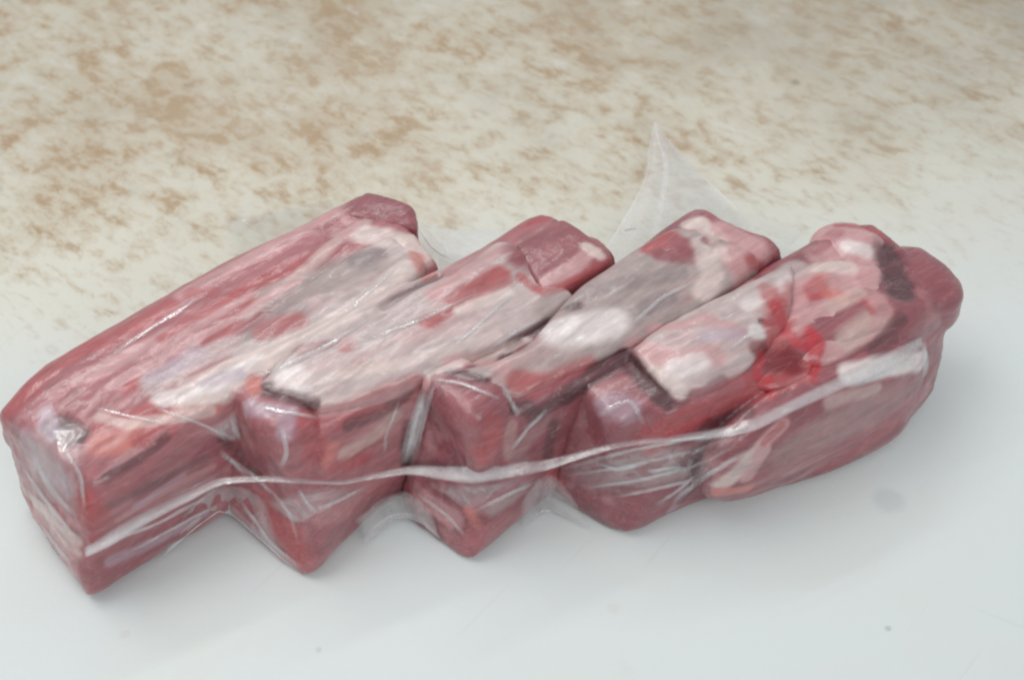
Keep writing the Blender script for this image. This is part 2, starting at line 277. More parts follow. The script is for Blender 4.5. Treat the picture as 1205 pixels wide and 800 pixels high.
 ('lav', 0.00247, 0.7, 0, [(-0.0722, -0.0737, 0.0476), (-0.0661, -0.0759, 0.0491), (-0.0602, -0.0769, 0.0494), (-0.061, -0.083, 0.0476)]),
 ('maroon', 0.00356, 0.8, 0, [(-0.0758, -0.0737, 0.0265), (-0.0656, -0.0832, 0.0346)]), ('red', 0.00411, 0.8, 0, [(-0.0545, -0.0792, 0.0468), (-0.0538, -0.0813, 0.0387)]),
 ('orange', 0.00192, 0.7, 0, [(-0.0488, -0.0799, 0.0389), (-0.0505, -0.0828, 0.0351)]),
 ('red', 0.00384, 0.85, 0, [(-0.0491, -0.0752, 0.0458), (-0.0435, -0.0728, 0.0457), (-0.0379, -0.0702, 0.0454), (-0.0322, -0.0674, 0.0459), (-0.0264, -0.0644, 0.0461)]),
 ('dark', 0.00192, 0.7, 0, [(-0.0447, -0.0756, 0.0428), (-0.0357, -0.0704, 0.0423), (-0.0288, -0.0659, 0.0443)]),
 ('cream', 0.00219, 0.6, 0, [(-0.0461, -0.0795, 0.0349), (-0.0383, -0.0735, 0.0351), (-0.0324, -0.0692, 0.0392)]), ('red', 0.00247, 0.7, 0, [(-0.0485, -0.082, 0.0324), (-0.0409, -0.0755, 0.0285)]),
 ('red', 0.00438, 0.9, 0, [(-0.0688, -0.0831, 0.0154), (-0.0624, -0.09, 0.0127), (-0.0602, -0.0926, 0.0083)]),
 ('pink', 0.00164, 0.8, 0, [(-0.08, -0.0768, 0.0077), (-0.0742, -0.0819, 0.0054), (-0.0684, -0.087, 0.0031), (-0.0619, -0.0927, 0.0026)]),
 ('maroon', 0.00466, 0.8, 0, [(-0.0528, -0.0924, 0.0119), (-0.0444, -0.0803, 0.0063), (-0.0376, -0.0722, 0.006)]),
 ('silver', 0.00384, 0.7, 0, [(-0.0218, -0.0598, 0.0498), (-0.016, -0.0569, 0.0493), (-0.0101, -0.0538, 0.0487), (-0.003, -0.0496, 0.0479)]),
 ('pink', 0.00274, 0.7, 0, [(-0.0171, -0.0578, 0.0495), (-0.0101, -0.0561, 0.0468), (-0.0029, -0.0609, 0.051)]),
 ('dark', 0.00137, 1, 0, [(-0.0182, -0.0616, 0.05), (-0.0123, -0.0639, 0.0507), (-0.0071, -0.0662, 0.0507)]),
 ('dark', 0.0011, 1, -0.001, [(-0.0025, -0.0539, 0.0471), (-0.0006, -0.0502, 0.0468), (0.0023, -0.0475, 0.0468)]),
 ('bonedark', 0.00137, 0.8, 0, [(0.0023, -0.0475, 0.0468), (0.0091, -0.0407, 0.0475)]),
 ('white', 0.00548, 0.85, 0.0004, [(0.0137, -0.0481, 0.0508), (0.021, -0.0459, 0.051), (0.0283, -0.0432, 0.0506)]),
 ('bone', 0.00548, 0.9, 0, [(0.0116, -0.0366, 0.0487), (0.0201, -0.0353, 0.0517), (0.0288, -0.031, 0.0518), (0.0354, -0.0277, 0.052), (0.0423, -0.0233, 0.0513), (0.0493, -0.0187, 0.0505)]),
 ('bonedark', 0.00301, 0.7, 0, [(0.0383, -0.0372, 0.0502), (0.0447, -0.0325, 0.0499)]),
 ('bonedark', 0.00274, 0.5, 0, [(0.0239, -0.0311, 0.0519), (0.0313, -0.0293, 0.0518), (0.0388, -0.027, 0.0513), (0.049, -0.0224, 0.0505)]),
 ('red', 0.00411, 1, 0, [(0.0417, -0.0116, 0.0508), (0.0463, -0.0073, 0.0503), (0.0497, -0.012, 0.0511)]),
 ('maroon', 0.00329, 1, 0, [(0.0499, -0.0098, 0.0509), (0.0525, -0.015, 0.0505), (0.0444, -0.0158, 0.0512)]),
 ('fat', 0.00219, 0.9, 0, [(0.0535, 0.0018, 0.0474), (0.0575, 0.0035, 0.0476), (0.0634, -0.0033, 0.0468)]),
 ('fat', 0.00356, 0.75, 0, [(0.057, -0.0094, 0.0505), (0.0585, -0.0229, 0.0493), (0.0556, -0.0295, 0.0487)]), ('maroon', 0.00247, 0.9, 0, [(0.0589, -0.0084, 0.0503), (0.0605, -0.0096, 0.0503)]),
 ('pink', 0.00329, 0.9, 0, [(0.0647, -0.014, 0.0496), (0.0735, -0.0053, 0.0468)]), ('red', 0.00274, 0.7, 0, [(0.067, -0.0183, 0.0484), (0.0743, -0.0101, 0.046)]),
 ('mauve', 0.00137, 0.8, 0, [(0.0591, 0.0075, 0.0476), (0.0689, 0.0002, 0.0465), (0.0786, -0.0069, 0.0448)]),
 ('red', 0.00356, 0.8, 0, [(0.0018, -0.0654, 0.0488), (0.0112, -0.0644, 0.0462), (0.0207, -0.0582, 0.0465)]),
 ('dark', 0.00219, 0.8, 0, [(0.0006, -0.0716, 0.0453), (0.0088, -0.0693, 0.0421), (0.0183, -0.0632, 0.0432)]), ('maroon', 0.00658, 0.9, 0, [(-0.0168, -0.075, 0.0455), (-0.0097, -0.0794, 0.047)]),
 ('mauve', 0.00384, 0.7, 0, [(-0.0144, -0.073, 0.0502), (-0.0127, -0.0789, 0.0448), (-0.0111, -0.0811, 0.0349)]), ('red', 0.00356, 0.9, 0, [(-0.0052, -0.0774, 0.0448), (-0.0064, -0.0807, 0.0362)]),
 ('cream', 0.00164, 0.35, 0, [(-0.0001, -0.0744, 0.0414), (-0.0011, -0.0784, 0.0336)]), ('brown', 0.00274, 0.6, 0, [(0.0018, -0.0767, 0.0335), (0.0088, -0.07, 0.0383)]),
 ('pink', 0.00329, 0.8, 0, [(-0.0249, -0.0767, 0.0115), (-0.0162, -0.083, 0.0116)]), ('orange', 0.00164, 0.7, 0, [(-0.0125, -0.0836, 0.0161), (-0.0102, -0.0857, 0.013)]),
 ('bone', 0.00247, 0.6, 0, [(-0.0054, -0.0846, 0.0172), (0.003, -0.0764, 0.0168)]),
 ('mauve', 0.00411, 0.8, 0, [(-0.0176, -0.0853, 0.0029), (-0.0102, -0.0887, 0.0072), (-0.0042, -0.085, 0.0083), (0.0018, -0.0784, 0.0059)]),
 ('pink', 0.00384, 0.85, 0, [(0.0638, 0.001, 0.0471), (0.0691, -0.0039, 0.0468), (0.0744, -0.0086, 0.0464)]), ('pink', 0.00356, 0.8, 0, [(0.0646, -0.0157, 0.0494), (0.0682, -0.0221, 0.0451)]),
 ('fat', 0.00219, 0.7, 0, [(0.0567, 0.0028, 0.0475), (0.0622, -0.0144, 0.0499)]), ('red', 0.00192, 0.7, 0, [(0.0711, -0.0144, 0.0483), (0.0752, -0.0153, 0.0446)]),
 ('maroon', 0.00603, 0.8, 0, [(0.0208, -0.066, 0.0357), (0.0263, -0.073, 0.0416), (0.0321, -0.0738, 0.0408), (0.0381, -0.0727, 0.0396), (0.0439, -0.0733, 0.0402)]),
 ('dark', 0.00219, 0.6, 0, [(0.0438, -0.0707, 0.0443), (0.051, -0.0664, 0.0448), (0.0583, -0.0626, 0.046)]),
 ('dark', 0.00164, 0.8, 0, [(-0.0006, -0.0484, 0.0467), (0.0091, -0.0409, 0.0471), (0.0188, -0.0377, 0.0514)]),
 ('dark', 0.00137, 0.4, 0, [(-0.0469, -0.0732, 0.047), (-0.0379, -0.0699, 0.0462), (-0.0316, -0.0669, 0.0464), (-0.0253, -0.0637, 0.0465)]),
 ('maroon', 0.00274, 0.7, 0, [(0.0088, -0.0679, 0.0447), (0.0183, -0.0619, 0.0452)]), ('dark', 0.00247, 0.7, 0, [(0.0064, -0.0711, 0.0413), (0.0123, -0.0668, 0.0435), (0.0183, -0.0626, 0.0443)]),
 ('red', 0.00274, 0.8, 0, [(-0.1101, -0.0988, 0.031), (-0.1135, -0.0968, 0.0393)]),
 ('fat', 0.00164, 0.6, 0, [(-0.1117, -0.0761, 0.0467), (-0.1038, -0.0794, 0.047), (-0.0982, -0.0782, 0.047), (-0.0927, -0.0769, 0.0469), (-0.0824, -0.0727, 0.0451)]),
 ('lav', 0.00164, 0.5, 0, [(0.0461, -0.0746, 0.005), (0.0495, -0.0729, 0.0106), (0.0541, -0.0774, 0.0253)]),
 ('dark', 0.00137, 0.5, 0, [(0.0485, -0.0733, 0.0073), (0.052, -0.0715, 0.0109), (0.0552, -0.0785, 0.0247)]),
 ('fat', 0.00164, 0.8, 0,
  [(-0.0906, -0.0654, 0.0482), (-0.0845, -0.0621, 0.0488), (-0.0785, -0.0583, 0.0489), (-0.0717, -0.0552, 0.0497), (-0.065, -0.0512, 0.0495), (-0.0586, -0.0477, 0.0506), (-0.0524, -0.0432, 0.0507),
   (-0.0462, -0.0365, 0.0506), (-0.04, -0.0293, 0.0501)]),
 ('pink', 0.00164, 0.8, 0,
  [(-0.1103, -0.0665, 0.0483), (-0.1055, -0.0622, 0.0484), (-0.1007, -0.0578, 0.0483), (-0.0958, -0.0536, 0.0485), (-0.0898, -0.0496, 0.0494), (-0.084, -0.0451, 0.0497), (-0.0782, -0.0399, 0.0495),
   (-0.0731, -0.0347, 0.0492), (-0.0679, -0.0296, 0.0491), (-0.0626, -0.0246, 0.0491)]),
 ('red', 0.00192, 0.8, 0,
  [(-0.0988, -0.0484, 0.049), (-0.0938, -0.0439, 0.0494), (-0.0888, -0.039, 0.0495), (-0.0837, -0.034, 0.0495), (-0.0784, -0.0295, 0.0493), (-0.0731, -0.025, 0.0491), (-0.0676, -0.0207, 0.0492),
   (-0.062, -0.0164, 0.0494)]),
 ('fat', 0.00164, 0.7, 0,
  [(-0.0634, -0.067, 0.0499), (-0.0565, -0.066, 0.0502), (-0.0496, -0.0648, 0.0503), (-0.0426, -0.064, 0.0508), (-0.0357, -0.0615, 0.0507), (-0.0288, -0.0591, 0.0507), (-0.0218, -0.0571, 0.0511),
   (-0.016, -0.0542, 0.0508), (-0.0101, -0.0513, 0.0504), (-0.0042, -0.0481, 0.0497)]),
 ('silver', 0.00192, 0.7, 0,
  [(-0.0618, -0.0589, 0.0506), (-0.055, -0.0555, 0.0508), (-0.0481, -0.0523, 0.0513), (-0.0412, -0.0488, 0.0515), (-0.0341, -0.0457, 0.0521), (-0.0271, -0.0421, 0.0521), (-0.02, -0.038, 0.0517)]),
 ('fat', 0.00137, 0.7, 0, [(-0.0229, -0.0624, 0.0491), (-0.0165, -0.0603, 0.05), (-0.0101, -0.0543, 0.0468), (-0.003, -0.0504, 0.0466), (0.0042, -0.0468, 0.0468)]),
 ('fat', 0.00164, 0.7, 0, [(0.0317, -0.0508, 0.0467), (0.0372, -0.0618, 0.0451), (0.0415, -0.0682, 0.045)]),
 ('pink', 0.00164, 0.7, 0, [(-0.0514, -0.0746, 0.0468), (-0.0458, -0.073, 0.0468), (-0.0401, -0.0711, 0.0464), (-0.0322, -0.0672, 0.0462), (-0.024, -0.0651, 0.0479)]),
 ('dark', 0.00219, 0.7, 0, [(0.0113, -0.0692, 0.0356), (0.0105, -0.0696, 0.0217)]), ('dark', 0.00192, 0.7, 0, [(-0.0801, -0.0739, 0.0356), (-0.0758, -0.0737, 0.0265), (-0.0708, -0.0778, 0.024)]),  # shade of the notches between cuts, painted dark
 ('pink', 0.00384, 0.7, 0, [(-0.1318, -0.0861, 0.0078), (-0.1225, -0.0987, 0.0105)]),
 ('fat', 0.00137, 0.6, 0, [(-0.14, -0.0737, 0.0154), (-0.1341, -0.0814, 0.0162), (-0.1278, -0.0901, 0.0185), (-0.1187, -0.0999, 0.0177)]),
 ('dark', 0.00164, 0.7, 0, [(-0.0304, -0.0675, 0.0175), (-0.0247, -0.0722, 0.0218), (-0.0148, -0.0775, 0.0272)]), ('dark', 0.00219, 0.7, 0, [(-0.0291, -0.0678, 0.0342), (-0.0303, -0.0675, 0.0193)]),  # painted shade in the gap between second and third cuts
 ('red', 0.00247, 0.8, 0, [(-0.1402, -0.0724, 0.0392), (-0.1374, -0.0701, 0.0436), (-0.1321, -0.0654, 0.0455)]),
 ('pink', 0.00356, 0.9, 0, [(0.0342, -0.0495, 0.0461), (0.0442, -0.0583, 0.0499), (0.0501, -0.0577, 0.0502), (0.0562, -0.0565, 0.0498)]),
 ('white', 0.00329, 0.85, 0.0003, [(0.0453, -0.0609, 0.0493), (0.0524, -0.0589, 0.0495)]), ('fat', 0.00247, 0.9, 0, [(0.0395, -0.061, 0.0477), (0.0463, -0.066, 0.0461)]),  # white stroke: a highlight painted on the pale bone
 ('silver', 0.00438, 0.9, 0.0004, [(0.0528, -0.0393, 0.0496), (0.0603, -0.0353, 0.0508), (0.068, -0.0304, 0.0512), (0.0753, -0.0261, 0.0509), (0.0836, -0.0172, 0.0464)]),
 ('white', 0.00247, 0.7, 0, [(0.0674, -0.0371, 0.0508), (0.0741, -0.0315, 0.0506), (0.081, -0.0256, 0.0501)]),
 ('pink', 0.00247, 0.8, 0, [(0.0404, -0.0444, 0.0478), (0.0475, -0.0443, 0.0503), (0.0548, -0.0423, 0.0508), (0.0639, -0.048, 0.0513)]),
 ('white', 0.00247, 1, 0, [(0.0689, -0.0468, 0.0502), (0.0748, -0.0445, 0.0472)]), ('lav', 0.00219, 0.7, 0, [(0.0542, -0.0499, 0.0516), (0.0639, -0.0485, 0.0512)]),  # white stroke paints the second bone highlight
 ('dark', 0.0011, 0.9, 0, [(0.0705, -0.0428, 0.0503), (0.0757, -0.042, 0.0482)]), ('dark', 0.00247, 1, 0, [(0.0155, -0.0651, 0.0424), (0.0231, -0.0589, 0.0455), (0.0317, -0.0525, 0.0457)]),
 ('dark', 0.00274, 1, 0, [(0.0317, -0.0525, 0.0457), (0.0383, -0.0636, 0.0453), (0.042, -0.0687, 0.0449)]), ('maroon', 0.00548, 0.9, 0, [(0.0186, -0.0657, 0.0318), (0.0275, -0.0746, 0.0382)]),
 ('lav', 0.00438, 0.6, 0, [(0.0263, -0.0693, 0.0445), (0.0309, -0.0705, 0.0441)]),
 ('red', 0.00438, 0.9, 0, [(0.0371, -0.0745, 0.0345), (0.0439, -0.0737, 0.0389), (0.0512, -0.0696, 0.0396), (0.0585, -0.0653, 0.0411), (0.066, -0.0604, 0.0419)]),
 ('blood', 0.00192, 0.6, 0, [(0.044, -0.0741, 0.0376), (0.0538, -0.0688, 0.0371)]), ('mauve', 0.00219, 0.7, 0, [(0.051, -0.0664, 0.0448), (0.0572, -0.0638, 0.0446), (0.0634, -0.0606, 0.0438)]),
 ('dark', 0.00219, 0.7, 0, [(0.054, -0.0689, 0.0353), (0.0602, -0.066, 0.0348), (0.0656, -0.0672, 0.0388)]), ('red', 0.00548, 0.7, 0, [(0.0757, -0.0415, 0.0483), (0.082, -0.0298, 0.0473)]),
 ('blood', 0.00247, 0.6, 0, [(0.0729, -0.0439, 0.049), (0.0779, -0.0459, 0.0459)]), ('clot', 0.00438, 1, 0, [(0.0717, -0.0526, 0.0451), (0.0792, -0.0522, 0.0434)]),
 ('clot', 0.00247, 0.8, 0, [(0.0686, -0.0515, 0.0482), (0.0765, -0.0475, 0.0457)]), ('blood', 0.00247, 0.9, 0, [(0.0834, -0.0407, 0.0459), (0.087, -0.046, 0.0442), (0.0858, -0.0504, 0.0418)]),
 ('blood', 0.00164, 0.8, 0, [(0.0803, -0.0457, 0.0457), (0.0839, -0.0477, 0.0442)]), ('blood', 0.00137, 0.8, 0, [(0.0722, -0.0577, 0.0425), (0.0727, -0.062, 0.0401)]),
 ('blood', 0.00137, 0.7, 0, [(0.0884, -0.0289, 0.0463), (0.0924, -0.0269, 0.0462)]), ('blood', 0.00164, 0.7, 0, [(0.0864, -0.051, 0.0407), (0.0846, -0.0559, 0.0406)]),
 ('pink', 0.00137, 0.7, 0, [(0.0797, -0.0407, 0.0459), (0.0837, -0.0369, 0.0466)]), ('pink', 0.00137, 0.5, 0, [(0.0783, -0.0581, 0.0405), (0.083, -0.0554, 0.0404)]),
 ('pink', 0.00384, 0.9, 0, [(0.0783, -0.0424, 0.0459), (0.0826, -0.0363, 0.0467)]), ('red', 0.00301, 0.8, 0, [(0.086, -0.0278, 0.047), (0.0901, -0.0245, 0.0473)]),
 ('orange', 0.00329, 0.7, 0, [(0.0915, -0.0229, 0.0476), (0.0947, -0.0287, 0.0462)]), ('cream', 0.00438, 0.8, 0, [(0.0968, -0.043, 0.043), (0.1048, -0.0373, 0.0442)]),
 ('red', 0.00192, 0.9, 0, [(0.0997, -0.0285, 0.046), (0.1046, -0.0288, 0.0456), (0.1047, -0.0335, 0.0456)]),
 ('pink', 0.00301, 0.7, 0, [(0.0942, -0.0223, 0.047), (0.104, -0.0245, 0.0456), (0.1083, -0.0328, 0.045), (0.1046, -0.0415, 0.0415)]),
 ('red', 0.00192, 0.6, 0, [(0.0711, -0.0599, 0.0389), (0.0758, -0.0593, 0.0407), (0.0821, -0.0565, 0.0406)]), ('red', 0.00192, 0.8, 0, [(0.0705, -0.0588, 0.0419), (0.072, -0.0618, 0.04)]),
 ('pink', 0.00438, 0.9, 0, [(0.092, -0.0107, 0.0466), (0.101, -0.0087, 0.0475), (0.1089, -0.0075, 0.0471)]), ('fat', 0.00274, 0.9, 0, [(0.0898, -0.0171, 0.0473), (0.1, -0.0166, 0.0469)]),
 ('red', 0.00384, 0.8, 0, [(0.0741, -0.0315, 0.0506), (0.0772, -0.0383, 0.0486), (0.0742, -0.0461, 0.0461)]), ('blood', 0.00219, 0.7, 0, [(0.0753, -0.0364, 0.0501), (0.0793, -0.0443, 0.046)]),
 ('pink', 0.00247, 0.8, 0, [(0.0825, -0.0251, 0.0479), (0.0842, -0.0328, 0.0467)]), ('blood', 0.00164, 0.8, 0, [(0.0701, -0.0522, 0.0454), (0.0685, -0.0573, 0.0438), (0.0721, -0.0597, 0.0411)]),
 ('cream', 0.00247, 0.7, 0, [(0.0929, -0.0326, 0.0465), (0.1012, -0.0267, 0.046)]), ('white', 0.00274, 0.9, 0, [(0.1011, -0.008, 0.0476), (0.106, -0.0096, 0.0473)]),
 ('mauve', 0.00247, 0.7, 0, [(0.0909, -0.0089, 0.0467), (0.0982, -0.0018, 0.0472)]), ('red', 0.00137, 0.9, 0, [(0.0989, 0.0031, 0.0463), (0.1115, 0.0001, 0.0455)]),
 ('dark', 0.00548, 1, -0.001, [(0.1131, -0.0088, 0.0449), (0.115, -0.0142, 0.0436), (0.1147, -0.0218, 0.0438)]),
 ('maroon', 0.00493, 1, 0, [(0.123, -0.0125, 0.0414), (0.1271, -0.0208, 0.0387), (0.1301, -0.0222, 0.0348)]),
 ('maroon', 0.00356, 1, 0, [(0.1188, -0.0321, 0.0391), (0.1129, -0.0376, 0.0394), (0.1071, -0.0429, 0.0394), (0.0988, -0.0487, 0.0402), (0.0908, -0.0542, 0.0406)]),
 ('dark', 0.00247, 0.6, 0, [(0.1101, -0.0395, 0.0395), (0.1043, -0.045, 0.0399), (0.1087, -0.0393, 0.041), (0.113, -0.0339, 0.0426)]),
 ('mauve', 0.00219, 0.7, 0, [(0.1214, -0.0218, 0.0414), (0.1236, -0.0271, 0.0377)]),
 ('white', 0.00329, 0.9, 0, [(0.0958, -0.0535, 0.0399), (0.1025, -0.0505, 0.0385), (0.1094, -0.0468, 0.0364), (0.1205, -0.0386, 0.0297)]),
 ('fat', 0.00247, 0.45, 0, [(0.0893, -0.0611, 0.036), (0.0967, -0.0569, 0.0344), (0.1043, -0.0526, 0.0325)]),
 ('brown', 0.00712, 0.9, 0, [(0.0789, -0.0691, 0.0249), (0.0852, -0.0654, 0.0261), (0.0916, -0.0613, 0.027), (0.1016, -0.0547, 0.0233), (0.1122, -0.0471, 0.0188)]),
 ('mauve', 0.00438, 0.6, 0, [(0.089, -0.0618, 0.009), (0.0951, -0.0585, 0.0102), (0.1013, -0.0547, 0.011), (0.1076, -0.051, 0.0118), (0.1136, -0.0463, 0.0142), (0.1207, -0.0387, 0.0134)]),
 ('fat', 0.00329, 0.8, 0, [(0.0591, -0.0785, 0.0211), (0.0658, -0.0763, 0.0277), (0.0693, -0.0741, 0.0305)]),
 ('pink', 0.00247, 0.9, 0, [(0.0665, -0.0757, 0.0215), (0.0704, -0.0728, 0.0326), (0.0752, -0.0695, 0.036)]), ('orange', 0.00192, 0.9, 0, [(0.0581, -0.0788, 0.0184), (0.0673, -0.0747, 0.0147)]),
 ('red', 0.00137, 0.7, 0, [(0.0704, -0.0728, 0.0326), (0.0752, -0.0695, 0.036)]), ('maroon', 0.00384, 0.9, 0, [(0.0239, -0.0755, 0.0062), (0.0334, -0.0794, 0.009), (0.0392, -0.0785, 0.0137)]),
 ('fat', 0.00137, 0.6, 0, [(0.0143, -0.0682, 0.0031)]), ('red', 0.00219, 0.9, 0, [(0.0104, -0.0697, 0.0145), (0.0142, -0.0688, 0.0076)])]
